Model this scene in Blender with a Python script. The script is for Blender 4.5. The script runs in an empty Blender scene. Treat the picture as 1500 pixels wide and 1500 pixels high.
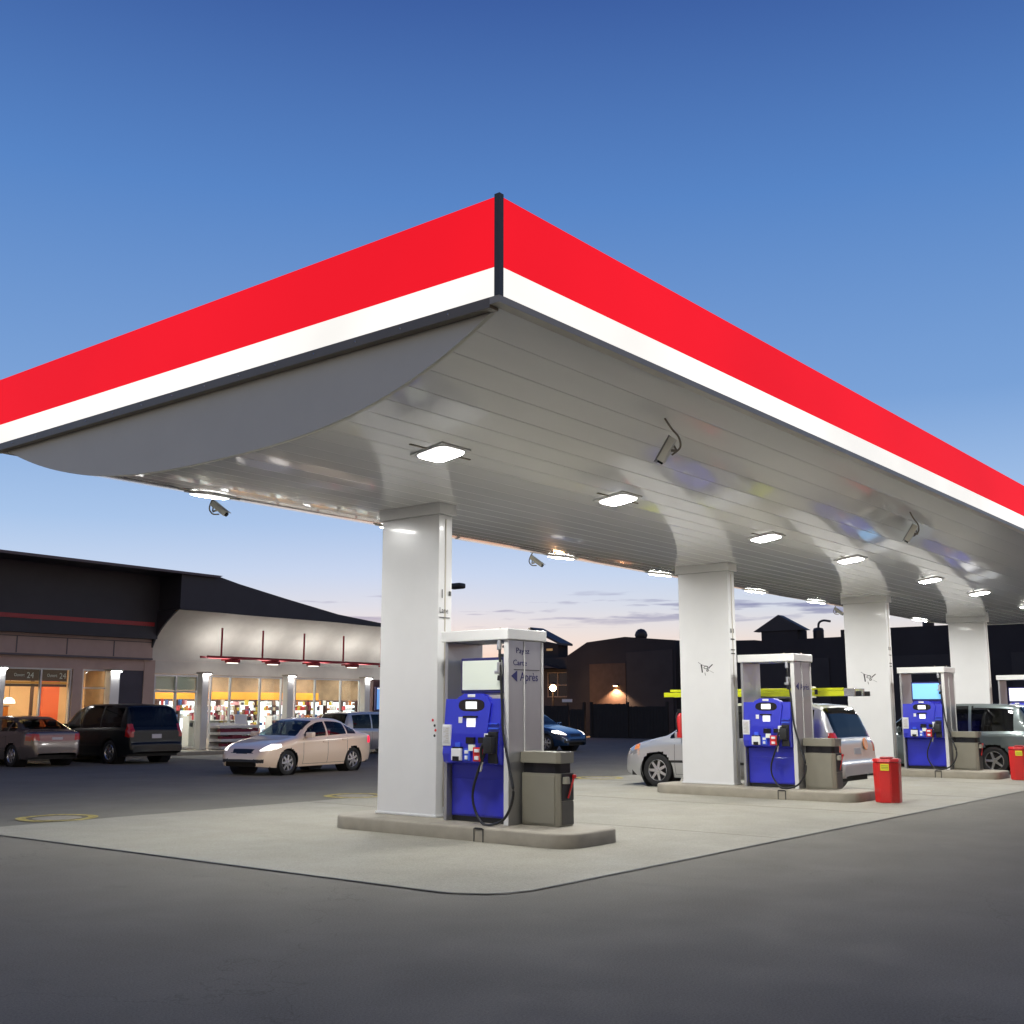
import bpy, bmesh, math, random
import numpy as np
from mathutils import Vector, Matrix
random.seed(7)
R = math.radians
S = bpy.context.scene

# ------------------------------------------------------------------ camera
cam = bpy.data.cameras.new("camera"); co = bpy.data.objects.new("camera", cam)
S.collection.objects.link(co); S.camera = co
cam.sensor_width = 36; cam.lens = 1634.07 / 1500 * 36; cam.clip_end = 2000; cam.clip_start = .05
co.location = (0, 0, 1.55)
co.rotation_euler = (R(90 + 10.031), 0, R(38.95 - 90))

# ------------------------------------------------------------------ world: dusk sky
def lin(c):
    return tuple(((v/255)/12.92 if v/255 <= .04045 else ((v/255+.055)/1.055)**2.4) for v in c)
W = bpy.data.worlds.new("World"); S.world = W; W.use_nodes = True
nt = W.node_tree; N = nt.nodes; Lk = nt.links
bgn = N["Background"]
tc = N.new("ShaderNodeTexCoord"); sep = N.new("ShaderNodeSeparateXYZ"); Lk.new(tc.outputs["Generated"], sep.inputs[0])
ramp = N.new("ShaderNodeValToRGB"); Lk.new(sep.outputs["Z"], ramp.inputs[0])
stops = [(0.0, (240, 176, 140)), (.035, (240, 200, 178)), (.05, (236, 219, 209)), (.068, (226, 221, 221)), (.09, (209, 217, 231)),
         (.118, (190, 210, 238)), (.16, (163, 194, 233)), (.262, (119, 160, 214)), (.43, (84, 131, 197)), (.57, (57, 93, 161)), (.8, (38, 68, 130)), (1.0, (26, 50, 104))]
el = ramp.color_ramp.elements
while len(el) < len(stops): el.new(.5)
for e, (p, c) in zip(el, stops): e.position = p; e.color = (*lin(c), 1)
# thin violet cloud streaks low over the horizon
mp = N.new("ShaderNodeMapping"); mp.inputs["Scale"].default_value = (11, 11, 130); mp.inputs["Location"].default_value = (.9, .35, 0)
Lk.new(tc.outputs["Generated"], mp.inputs[0])
nz = N.new("ShaderNodeTexNoise"); nz.inputs["Scale"].default_value = 1.0; nz.inputs["Detail"].default_value = 5; nz.inputs["Roughness"].default_value = .55
Lk.new(mp.outputs[0], nz.inputs["Vector"])
def mth(op, a, b=None, clamp=False):
    n = N.new("ShaderNodeMath"); n.operation = op; n.use_clamp = clamp
    for i, v in enumerate((a, b)):
        if v is None: continue
        if isinstance(v, (int, float)): n.inputs[i].default_value = v
        else: Lk.new(v, n.inputs[i])
    return n.outputs[0]
band = mth('SUBTRACT', 1.0, mth('ABSOLUTE', mth('DIVIDE', mth('SUBTRACT', sep.outputs["Z"], .088), .017)), True)
band = mth('POWER', band, .6)
th = mth('MULTIPLY', mth('SUBTRACT', nz.outputs["Fac"], .535), 10.0, True)
cl = mth('MULTIPLY', mth('MULTIPLY', th, band), .85, True)
mx = N.new("ShaderNodeMix"); mx.data_type = 'RGBA'; Lk.new(cl, mx.inputs[0]); Lk.new(ramp.outputs[0], mx.inputs[6]); mx.inputs[7].default_value = (*lin((116, 124, 168)), 1)
# faint physical twilight scattered on top of the gradient
sky = N.new("ShaderNodeTexSky"); sky.sky_type = 'NISHITA'; sky.sun_disc = False; sky.sun_elevation = R(0.5); sky.sun_rotation = R(45)
sm = N.new("ShaderNodeMix"); sm.data_type = 'RGBA'; sm.blend_type = 'ADD'; sm.inputs[0].default_value = .01
Lk.new(mx.outputs[2], sm.inputs[6]); Lk.new(sky.outputs[0], sm.inputs[7])
# peach afterglow added to the unseen low sky behind the viewer, warming the light
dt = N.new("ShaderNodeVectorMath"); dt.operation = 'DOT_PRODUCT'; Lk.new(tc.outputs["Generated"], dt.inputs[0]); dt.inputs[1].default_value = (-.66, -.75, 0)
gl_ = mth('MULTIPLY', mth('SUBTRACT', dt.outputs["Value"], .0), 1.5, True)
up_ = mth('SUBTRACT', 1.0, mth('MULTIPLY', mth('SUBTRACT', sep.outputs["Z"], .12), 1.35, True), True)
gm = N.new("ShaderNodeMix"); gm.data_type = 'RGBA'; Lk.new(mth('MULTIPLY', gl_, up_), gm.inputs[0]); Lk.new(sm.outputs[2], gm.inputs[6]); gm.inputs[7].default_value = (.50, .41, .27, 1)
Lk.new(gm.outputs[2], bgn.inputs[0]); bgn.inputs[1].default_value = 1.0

S.view_settings.view_transform = 'Standard'; S.view_settings.look = 'None'; S.view_settings.exposure = 0; S.view_settings.gamma = 1
S.render.engine = 'CYCLES'
cy = S.cycles; cy.use_denoising = True; cy.max_bounces = 6; cy.diffuse_bounces = 3; cy.glossy_bounces = 3; cy.transparent_max_bounces = 12
cy.sample_clamp_indirect = 6; cy.caustics_reflective = False; cy.caustics_refractive = False
try: cy.denoiser = 'OPENIMAGEDENOISE'
except Exception: pass

# ------------------------------------------------------------------ materials
def mat(name, col, rough=.6, metal=0, spec=.5, emit=None, es=0, coat=0, noise=0, nscale=8, bump=0, bscale=60, stretch=None):
    m = bpy.data.materials.new(name); m.use_nodes = True
    t = m.node_tree; b = t.nodes["Principled BSDF"]
    b.inputs["Base Color"].default_value = (*col, 1); b.inputs["Roughness"].default_value = rough; b.inputs["Metallic"].default_value = metal
    b.inputs["Specular IOR Level"].default_value = spec; b.inputs["Coat Weight"].default_value = coat; b.inputs["Coat Roughness"].default_value = .06
    if emit is not None:
        b.inputs["Emission Color"].default_value = (*emit, 1); b.inputs["Emission Strength"].default_value = es
    tcn = None
    def coords(scale):
        tcn = t.nodes.new("ShaderNodeTexCoord"); mpn = t.nodes.new("ShaderNodeMapping")
        t.links.new(tcn.outputs["Object"], mpn.inputs[0])
        mpn.inputs["Scale"].default_value = stretch or (1, 1, 1)
        return mpn.outputs[0]
    if noise:
        n = t.nodes.new("ShaderNodeTexNoise"); n.inputs["Scale"].default_value = nscale; n.inputs["Detail"].default_value = 6; n.inputs["Roughness"].default_value = .6
        t.links.new(coords(1), n.inputs["Vector"])
        mr = t.nodes.new("ShaderNodeMapRange"); mr.inputs["From Min"].default_value = .3; mr.inputs["From Max"].default_value = .7
        mr.inputs["To Min"].default_value = 1 - noise; mr.inputs["To Max"].default_value = 1 + noise
        t.links.new(n.outputs["Fac"], mr.inputs[0])
        vm = t.nodes.new("ShaderNodeVectorMath"); vm.operation = 'SCALE'; vm.inputs[0].default_value = col
        t.links.new(mr.outputs[0], vm.inputs["Scale"]); t.links.new(vm.outputs[0], b.inputs["Base Color"])
    if bump:
        n2 = t.nodes.new("ShaderNodeTexNoise"); n2.inputs["Scale"].default_value = bscale; n2.inputs["Detail"].default_value = 4
        t.links.new(coords(1), n2.inputs["Vector"])
        bp = t.nodes.new("ShaderNodeBump"); bp.inputs["Strength"].default_value = bump; bp.inputs["Distance"].default_value = .02
        t.links.new(n2.outputs["Fac"], bp.inputs["Height"]); t.links.new(bp.outputs[0], b.inputs["Normal"])
    return m
def glassmat(name, tint, trans, rough=.02):
    m = bpy.data.materials.new(name); m.use_nodes = True; t = m.node_tree; n = t.nodes; n.clear()
    o = n.new("ShaderNodeOutputMaterial"); tr = n.new("ShaderNodeBsdfTransparent"); tr.inputs[0].default_value = (*[v * trans for v in tint], 1)
    gl = n.new("ShaderNodeBsdfGlossy"); gl.inputs["Roughness"].default_value = rough; gl.inputs[0].default_value = (.9, .9, .9, 1)
    lw = n.new("ShaderNodeLayerWeight"); lw.inputs[0].default_value = .5; pw = n.new("ShaderNodeMath"); pw.operation = 'POWER'; pw.inputs[1].default_value = 4.5; fr = n.new("ShaderNodeMath"); fr.operation = 'MULTIPLY_ADD'; fr.inputs[1].default_value = .65; fr.inputs[2].default_value = .035; mi = n.new("ShaderNodeMixShader")
    t.links.new(lw.outputs["Facing"], pw.inputs[0]); t.links.new(pw.outputs[0], fr.inputs[0]); t.links.new(fr.outputs[0], mi.inputs[0]); t.links.new(tr.outputs[0], mi.inputs[1]); t.links.new(gl.outputs[0], mi.inputs[2]); t.links.new(mi.outputs[0], o.inputs[0])
    return m

def asphalt_mat(name, col, dark, patch_scale, rough, bstr, crack=False):
    m = bpy.data.materials.new(name); m.use_nodes = True; t = m.node_tree; b = t.nodes["Principled BSDF"]; ns = t.nodes; l = t.links
    tcn = ns.new("ShaderNodeTexCoord")
    def noise(sc, det, ro=.6, st=(1, 1, 1)):
        mpn = ns.new("ShaderNodeMapping"); mpn.inputs["Scale"].default_value = st; l.new(tcn.outputs["Object"], mpn.inputs[0])
        n = ns.new("ShaderNodeTexNoise"); n.inputs["Scale"].default_value = sc; n.inputs["Detail"].default_value = det; n.inputs["Roughness"].default_value = ro
        l.new(mpn.outputs[0], n.inputs["Vector"]); return n.outputs["Fac"]
    def mrg(f, a, c, lo, hi):
        mr = ns.new("ShaderNodeMapRange"); mr.inputs["From Min"].default_value = a; mr.inputs["From Max"].default_value = c
        mr.inputs["To Min"].default_value = lo; mr.inputs["To Max"].default_value = hi; l.new(f, mr.inputs[0]); return mr.outputs[0]
    def mul(a, c):
        q = ns.new("ShaderNodeMath"); q.operation = 'MULTIPLY'; l.new(a, q.inputs[0]); l.new(c, q.inputs[1]); return q.outputs[0]
    big = mrg(noise(patch_scale, 4), .35, .65, 1 - dark, 1 + dark)
    fine = mrg(noise(70, 4, .75), .3, .7, .72, 1.28)
    stain = mrg(noise(1.6, 6, .7, (1, .5, 1)), .60, .78, 1.0, .84)
    vo = ns.new("ShaderNodeTexVoronoi"); vo.feature = 'DISTANCE_TO_EDGE'; vo.inputs["Scale"].default_value = .22 if crack else .01; l.new(tcn.outputs["Object"], vo.inputs["Vector"])
    if crack:
        wv = ns.new("ShaderNodeTexNoise"); wv.inputs["Scale"].default_value = 1.7; wv.inputs["Detail"].default_value = 5; l.new(tcn.outputs["Object"], wv.inputs["Vector"])
        av = ns.new("ShaderNodeVectorMath"); av.operation = 'MULTIPLY_ADD'; l.new(wv.outputs["Color"], av.inputs[0]); av.inputs[1].default_value = (1.6, 1.6, 0); l.new(tcn.outputs["Object"], av.inputs[2]); l.new(av.outputs[0], vo.inputs["Vector"])
    ck = mrg(vo.outputs["Distance"], .0, .003, .80, 1.0)
    ck.node.clamp = True
    f = mul(mul(mul(big, fine), stain), ck) if crack else mul(mul(big, fine), stain)
    vm = ns.new("ShaderNodeVectorMath"); vm.operation = 'SCALE'; vm.inputs[0].default_value = col; l.new(f, vm.inputs["Scale"]); l.new(vm.outputs[0], b.inputs["Base Color"])
    l.new(mrg(noise(1.4, 4), .35, .65, rough - .1, rough + .08), b.inputs["Roughness"])
    bp = ns.new("ShaderNodeBump"); bp.inputs["Strength"].default_value = bstr; bp.inputs["Distance"].default_value = .01
    l.new(noise(140, 2, .7), bp.inputs["Height"]); l.new(bp.outputs[0], b.inputs["Normal"])
    b.inputs["Specular IOR Level"].default_value = .12
    return m

M = {}
M['asphalt'] = asphalt_mat('asphalt', (.182, .171, .143), .06, .5, .84, .5, True)
M['concrete'] = asphalt_mat('concrete', (.292, .276, .226), .07, .5, .68, .15)
M['kerb'] = mat('kerb_concrete', (.29, .262, .205), .7, noise=.1, nscale=5, bump=.2, bscale=90)
M['seam'] = mat('tar_seam', (.02, .02, .02), .5, noise=.3, nscale=20)
M['yellow_paint'] = mat('yellow_paint', (.40, .32, .09), .8, noise=.55, nscale=11)
M['soffit'] = None
M['white_metal'] = mat('white_metal', (.72, .72, .70), .3, coat=.3, noise=.03, nscale=2)
M['pillar'] = mat('pillar_paint', (.74, .74, .735), .26, coat=.2, noise=.025, nscale=1.5, bump=.02, bscale=6)
M['grey_metal'] = mat('brushed_metal', (.42, .42, .43), .32, metal=.7, noise=.06, nscale=4, stretch=(1, 1, .2))
M['end_grey'] = mat('grey_cladding', (.78, .76, .66), .5, spec=.3, noise=.03, nscale=1.2)
M['trim'] = mat('trim_dark', (.22, .185, .135), .4, noise=.1, nscale=3)
M['trim_light'] = mat('trim_grey', (.46, .42, .35), .4, noise=.05, nscale=3)
M['post_dark'] = mat('corner_dark', (.085, .082, .075), .45)
M['deck'] = mat('roof_deck', (.2, .2, .2), .8, noise=.1)
M['black'] = mat('black_rubber', (.012, .012, .013), .45)
M['blackgloss'] = mat('black_plastic', (.012, .012, .016), .2)
M['blue'] = mat('blue_plastic', (.025, .032, .50), .32, coat=.25, noise=.04, nscale=3)
M['blue_dark'] = mat('blue_dark_plastic', (.022, .02, .42), .35, noise=.04, nscale=3)  # deep blue plastic of the bar under the third pump's screen
M['blue_light'] = mat('blue_light', (.05, .12, .75), .35)
M['red'] = mat('red_plastic', (.62, .02, .02), .35, coat=.2, noise=.05, nscale=5)
M['red_dark'] = mat('red_steel', (.30, .012, .018), .4)
M['white'] = mat('white_plastic', (.8, .8, .8), .4)
M['cream'] = mat('screen_cream', (.62, .66, .58), .25, emit=(.7, .78, .68), es=.22)
M['screen_white'] = mat('lcd_white', (.8, .8, .8), .3, emit=(1, 1, 1), es=.85)
M['screen_blue'] = mat('lcd_blue', (.2, .45, .8), .3, emit=lin((120, 190, 245)), es=.75)
M['beige'] = mat('beige_plastic', (.25, .235, .185), .5, noise=.04, nscale=3)
M['taupe'] = mat('taupe_plastic', (.09, .085, .07), .5)
M['yellow'] = mat('yellow_fibreglass', (.80, .86, .01), .4, noise=.06, nscale=3)
M['yellow_label'] = mat('yellow_sticker', (.80, .75, .03), .5)
M['rubber'] = mat('tyre_rubber', (.015, .015, .015), .75, bump=.1)
M['alloy'] = mat('alloy', (.62, .62, .63), .25, metal=.85)
M['chrome'] = mat('chrome', (.75, .75, .75), .12, metal=1)
M['navy'] = mat('navy_text', (.02, .02, .12), .5)
M['ink'] = mat('marker_ink', (.03, .03, .03), .6)
M['plate'] = mat('licence_plate', (.6, .6, .62), .4)
M['lens'] = mat('lamp_lens', (.9, .9, .9), .3, emit=(1, .99, .96), es=305)
M['lens_mid'] = mat('lamp_lens_mid', (.9, .9, .9), .3, emit=(1, .98, .92), es=30)
M['lens_rim'] = mat('lamp_lens_rim', (.9, .9, .9), .3, emit=(1, .98, .93), es=2.2)
M['headlamp_on'] = mat('headlamp_lit', (.9, .9, .9), .1, emit=(1, .93, .85), es=2.4)
M['headlamp_off'] = mat('headlamp_glass', (.55, .55, .57), .08, metal=.6, coat=1)
M['amber'] = mat('amber_lens', (.75, .22, .02), .15, coat=.8)
M['tail'] = mat('tail_lens', (.42, .012, .012), .15, coat=.8)
M['tail_on'] = mat('tail_lens_lit', (.7, .02, .03), .15, emit=(1, .03, .08), es=1.2)
M['glass'] = glassmat('shop_glass', (.95, 1, .98), .96)
M['autoglass'] = glassmat('auto_glass', (.75, .85, .85), .5)
M['autoglass_dark'] = glassmat('tinted_auto_glass', (.6, .65, .7), .10)
M['pink_wall'] = mat('stucco_mauve', (.42, .31, .28), .8, noise=.05, nscale=3, bump=.1)
M['grey_wall'] = mat('stucco_grey', (.60, .57, .52), .8, noise=.05, nscale=3, bump=.1)
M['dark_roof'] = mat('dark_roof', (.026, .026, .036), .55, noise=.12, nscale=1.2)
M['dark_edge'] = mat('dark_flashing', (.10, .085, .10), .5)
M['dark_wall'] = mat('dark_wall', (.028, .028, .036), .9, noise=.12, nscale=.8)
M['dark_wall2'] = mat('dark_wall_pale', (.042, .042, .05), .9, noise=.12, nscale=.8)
M['fence'] = mat('dark_fence', (.018, .017, .017), .8, noise=.15, nscale=2)
M['dark_block'] = mat('dark_block', (.06, .055, .075), .8, noise=.1, nscale=2)
M['alu'] = mat('window_aluminium', (.55, .56, .58), .4, metal=.3)
M['int_white'] = mat('interior_white', (.7, .68, .66), .7, noise=.05, nscale=2)
M['int_tan'] = mat('interior_tan', (.72, .46, .27), .7, noise=.08, nscale=1)
M['int_orange'] = mat('interior_orange', (.75, .13, .05), .6, noise=.08, nscale=1)
M['int_brown'] = mat('interior_brown', (.22, .14, .08), .7, noise=.35, nscale=2)
M['int_dark'] = mat('interior_dark', (.06, .025, .025), .6)
M['int_floor'] = mat('interior_floor', (.4, .37, .33), .4, noise=.05)
M['ceiling_light'] = mat('ceiling_panel_lit', (.9, .9, .9), .5, emit=(1, .94, .86), es=26)
M['warm_light'] = mat('warm_panel_lit', (.9, .8, .7), .5, emit=(1, .76, .48), es=30)
M['cooler_light'] = mat('cooler_lit', (.8, .85, .9), .5, emit=(.86, .95, 1), es=1.3, noise=.3, nscale=5)
M['orange_band'] = mat('orange_sign_lit', (.62, .24, .015), .5, emit=(1, .42, .03), es=.15)
M['sconce'] = mat('sconce_lit', (.9, .9, .9), .5, emit=(1, 1, 1), es=34)
M['globe'] = mat('globe_lit', (.9, .8, .6), .5, emit=(1, .55, .22), es=26)
M['pendant'] = mat('pendant_lit', (.9, .9, .85), .5, emit=(1, .93, .8), es=2.2)
M['redface'] = mat('fascia_red_lit', (.22, .002, .004), .6, spec=.1, emit=lin((250, 26, 42)), es=.93)
M['whiteface'] = mat('fascia_white_lit', (.35, .33, .29), .5, spec=.2, emit=(1, .97, .915), es=.99)
# uneven tubes behind the lit faces
for k, amp, sc in (('redface', .05, .35), ('whiteface', .10, .45)):
    t = M[k].node_tree; b = t.nodes["Principled BSDF"]; tcn = t.nodes.new("ShaderNodeTexCoord"); n = t.nodes.new("ShaderNodeTexNoise"); n.inputs["Scale"].default_value = sc; n.inputs["Detail"].default_value = 2
    mr = t.nodes.new("ShaderNodeMapRange"); es = b.inputs["Emission Strength"].default_value
    mr.inputs["From Min"].default_value = .35; mr.inputs["From Max"].default_value = .65; mr.inputs["To Min"].default_value = es * (1 - amp); mr.inputs["To Max"].default_value = es * (1 + amp)
    t.links.new(tcn.outputs["Object"], n.inputs["Vector"]); t.links.new(n.outputs["Fac"], mr.inputs[0]); t.links.new(mr.outputs[0], b.inputs["Emission Strength"])
M['soffit'] = mat('soffit_white', (.89, .885, .86), .24, coat=.9, noise=.03, nscale=1.2, bump=.08, bscale=2.2, stretch=(.35, 1.6, 1))
M['soffit'].node_tree.nodes['Principled BSDF'].inputs['Coat IOR'].default_value = 1.55
def paint(name, col, metal=.55, rough=.28):
    return mat(name, col, rough, metal=metal, coat=1.0)

# ------------------------------------------------------------------ helpers
C = S.collection
def obj(name, bm, m, parent=None, smooth=False, angle=None):
    me = bpy.data.meshes.new(name)
    bmesh.ops.recalc_face_normals(bm, faces=bm.faces)
    bm.to_mesh(me); bm.free()
    for mm in (m if isinstance(m, (list, tuple)) else [m]): me.materials.append(mm)
    if smooth:
        me.shade_smooth()
        if angle: me.set_sharp_from_angle(angle=R(angle))
    o = bpy.data.objects.new(name, me); C.objects.link(o)
    if parent: o.parent = parent
    return o
def tag(o, label=None, cat=None, group=None, kind=None):
    if label: o['label'] = label
    if cat: o['category'] = cat
    if group: o['group'] = group
    if kind: o['kind'] = kind
    return o
def thing(name, label, cat, loc=(0, 0, 0), rz=0, group=None):
    o = bpy.data.objects.new(name, None); C.objects.link(o); o.location = loc; o.rotation_euler = (0, 0, rz); o.empty_display_size = .2
    return tag(o, label, cat, group)
def dup(o, parent=None, loc=None, label=None):
    c = o.copy(); C.objects.link(c)
    if parent: c.parent = parent
    if loc is not None: c.location = loc
    if label: c['label'] = label
    for ch in list(o.children): dup(ch, c)
    return c
def bx(bm, x0, x1, y0, y1, z0, z1, bev=0):
    r = bmesh.ops.create_cube(bm, size=1, matrix=Matrix.Translation(((x0+x1)/2, (y0+y1)/2, (z0+z1)/2)) @ Matrix.Diagonal((abs(x1-x0), abs(y1-y0), abs(z1-z0), 1)))
    if bev:
        es = list({e for v in r['verts'] for e in v.link_edges})
        bmesh.ops.bevel(bm, geom=es, offset=bev, segments=2, affect='EDGES', profile=.6)
    return bm
def box(name, x0, x1, y0, y1, z0, z1, m, parent=None, bev=0):
    return obj(name, bx(bmesh.new(), x0, x1, y0, y1, z0, z1, bev), m, parent)
def cyl(bm, p, q, r, seg=12, r2=None):
    p = Vector(p); q = Vector(q); d = q - p
    mtx = Matrix.Translation((p+q)/2) @ d.to_track_quat('Z', 'Y').to_matrix().to_4x4()
    bmesh.ops.create_cone(bm, cap_ends=True, segments=seg, radius1=r, radius2=r if r2 is None else r2, depth=d.length, matrix=mtx)
    return bm
def cr(pts, n=8):
    pts = [Vector(p) for p in pts]; P = [pts[0]*2-pts[1]] + pts + [pts[-1]*2-pts[-2]]; out = []
    for i in range(1, len(P)-2):
        for k in range(n):
            t = k/n; a, b, c, d = P[i-1:i+3]
            out.append(.5*((2*b)+(-a+c)*t+(2*a-5*b+4*c-d)*t*t+(-a+3*b-3*c+d)*t**3))
    out.append(P[-2]); return out
def tube(bm, pts, r, seg=8, n=8, smooth=True):
    ps = cr(pts, n) if smooth else [Vector(p) for p in pts]
    rings = []; up = Vector((.13, .2, 1)).normalized()
    for i, p in enumerate(ps):
        d = (ps[min(i+1, len(ps)-1)] - ps[max(i-1, 0)]).normalized()
        a = d.cross(up); a = a.normalized() if a.length > 1e-4 else Vector((1, 0, 0)); b = d.cross(a)
        rings.append([bm.verts.new(p + a*r*math.cos(2*math.pi*k/seg) + b*r*math.sin(2*math.pi*k/seg)) for k in range(seg)])
    for A, B in zip(rings, rings[1:]):
        for k in range(seg): bm.faces.new((A[k], A[(k+1) % seg], B[(k+1) % seg], B[k]))
    bm.faces.new(rings[0]); bm.faces.new(rings[-1][::-1])
    return bm
def prism(bm, poly, fn0, fn1):
    a = [bm.verts.new(fn0(p)) for p in poly]; b = [bm.verts.new(fn1(p)) for p in poly]; n = len(poly)
    bm.faces.new(a); bm.faces.new(b[::-1])
    for i in range(n): bm.faces.new((a[i], b[i], b[(i+1) % n], a[(i+1) % n]))
    return bm
def lathe(bm, prof, seg=28, mtx=Matrix.Identity(4)):
    rings = [[bm.verts.new(mtx @ Vector((r*math.cos(2*math.pi*k/seg), r*math.sin(2*math.pi*k/seg), z))) for k in range(seg)] for r, z in prof]
    for A, B in zip(rings, rings[1:]):
        for k in range(seg): bm.faces.new((A[k], A[(k+1) % seg], B[(k+1) % seg], B[k]))
    return bm
def text(name, s, size, m, mtx, parent, ext=.001, scale_x=1):
    cu = bpy.data.curves.new(name, 'FONT'); cu.body = s; cu.size = size; cu.extrude = ext; cu.resolution_u = 2
    to = bpy.data.objects.new(name, cu); C.objects.link(to); bpy.context.view_layer.update()
    me = bpy.data.meshes.new_from_object(to.evaluated_get(bpy.context.evaluated_depsgraph_get()))
    bpy.data.objects.remove(to); me.transform(mtx @ Matrix.Diagonal((scale_x, 1, 1, 1))); me.materials.clear(); me.materials.append(m)
    o = bpy.data.objects.new(name, me); C.objects.link(o); o.parent = parent; return o
# text frames: on a -x face (reads towards -y), on a -y face (reads towards +x)
FX = lambda x, y, z: Matrix(((0, 0, -1, x), (-1, 0, 0, y), (0, 1, 0, z), (0, 0, 0, 1)))
FY = lambda x, y, z: Matrix(((1, 0, 0, x), (0, 0, -1, y), (0, 1, 0, z), (0, 0, 0, 1)))

# ------------------------------------------------------------------ ground
bm = bmesh.new(); vs = [bm.verts.new(p) for p in ((-400, -400, 0), (900, -400, 0), (900, 900, 0), (-400, 900, 0))]; bm.faces.new(vs)
tag(obj('asphalt_ground', bm, M['asphalt']), kind='structure')
def sheet(name, poly, z, m):
    bm = bmesh.new(); bm.faces.new([bm.verts.new((x, y, z)) for x, y in poly]); return tag(obj(name, bm, m), kind='structure')
sheet('concrete_pad', [(7.95, 6.2), (39.5, 6.2), (39.5, 15.0), (7.15, 15.0), (7.38, 6.75), (7.55, 6.38)], .006, M['concrete'])
# tar seam round the pad, uneven width
bm = bmesh.new()
path = [(39.5, 6.2)] + [(x, 6.2) for x in np.arange(39, 8.2, -.5)] + [(7.95, 6.2), (7.7, 6.27), (7.55, 6.38), (7.42, 6.6), (7.38, 6.75)] + [(7.38 - .23*(y-6.75)/8.25, y) for y in np.arange(7.2, 15, .5)] + [(7.15, 15)]
prev = None
for i, (x, y) in enumerate(path):
    x0, y0 = path[max(i-1, 0)]; x1, y1 = path[min(i+1, len(path)-1)]; d = Vector((x1-x0, y1-y0, 0)).normalized(); nrm = Vector((-d.y, d.x, 0))
    w = .012 + .012*random.random()
    a = bm.verts.new(Vector((x, y, .010)) + nrm*w); b = bm.verts.new(Vector((x, y, .010)) - nrm*w*.7)
    if prev: bm.faces.new((prev[0], a, b, prev[1]))
    prev = (a, b)
tag(obj('pavement_seam', bm, M['seam']), kind='structure')
# joints in the pad
bm = bmesh.new()
for x in (13.0, 17.0, 21.1, 25.2, 29.2, 33.3): bx(bm, x-.006, x+.006, 6.25, 14.95, .007, .009)
tag(obj('pavement_joint', bm, M['kerb']), kind='structure')
def ring(cx, cy, r0, r1, name='road_marking'):
    bm = bmesh.new(); n = 48; a = []; b = []
    for k in range(n):
        t = 2*math.pi*k/n; j = 1 + .02*math.sin(5*t+cx)
        a.append(bm.verts.new((cx+r0*j*math.cos(t), cy+r0*j*math.sin(t), .011))); b.append(bm.verts.new((cx+r1*j*math.cos(t), cy+r1*j*math.sin(t), .011)))
    for k in range(n): bm.faces.new((a[k], b[k], b[(k+1) % n], a[(k+1) % n]))
    tag(obj(name, bm, M['yellow_paint']), kind='structure')
    bm = bmesh.new(); lathe(bm, [(0.001, .010), (r0*.78, .010), (r0*.8, .0075)], 40, Matrix.Translation((cx, cy, 0)))
    return obj('manhole_cover', bm, M['kerb'])
tag(ring(8.8, 15.55, .42, .56), 'round tank cover inside the yellow ring at far left of the concrete', 'manhole cover', 'tank covers with yellow rings')
tag(ring(14.4, 15.3, .42, .56), 'round tank cover inside a yellow ring just left of the nearest pillar', 'manhole cover', 'tank covers with yellow rings')
tag(ring(21.6, 14.9, .42, .56), 'round tank cover inside a thin yellow ring in front of the silver minivan nose', 'manhole cover', 'tank covers with yellow rings')
# store walk and kerb
box_s = lambda n, *a, **k: tag(box(n, *a, **k), kind='structure')
box_s('pavement_walk', -5, 41, 32.9, 35.0, 0, .12, M['kerb'], bev=.02)
sheet('parking_apron', [(21.8, 28.8), (27.2, 28.8), (27.2, 32.9), (21.8, 32.9)], .006, M['concrete'])

# ------------------------------------------------------------------ canopy
X0, X1, Y0, Y1 = 7.3, 38.9, 6.05, 15.35
YC = 10.7
zs = lambda y: 4.31 + (.69*(max(0, YC-y)/4.28)**3.2 if y < YC else .75*((y-10.3)/4.6)**2.5 - .0017)
cn = thing('fuel_canopy', 'long fuel station canopy with lit red and white fascia and curved white underside', 'canopy', (X0, Y0, 0))
def cpart(name, bm, m, smooth=False, angle=None):
    o = obj(name, bm, m, cn, smooth, angle); o.matrix_parent_inverse = Matrix.Translation((-X0, -Y0, 0)); return o
# soffit planks run lengthwise
ys = []; y = Y0+.1
prof = []
npl = 31; pw = (Y1-Y0-.2)/npl
for i in range(npl):
    a = Y0+.1+i*pw; b = a+pw
    prof += [(a+.0025, zs(a)+.003), (a+.008, zs(a+.008)), ((a+b)/2, zs((a+b)/2)), (b-.008, zs(b-.008)), (b-.0025, zs(b)+.003)]
bm = bmesh.new(); xs = np.linspace(X0+.14, X1-.14, 17)
grid = [[bm.verts.new((x, p[0], p[1])) for p in prof] for x in xs]
for A, B in zip(grid, grid[1:]):
    for k in range(len(prof)-1): bm.faces.new((A[k], A[k+1], B[k+1], B[k]))
cpart('soffit', bm, M['soffit'], True, 12)
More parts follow.
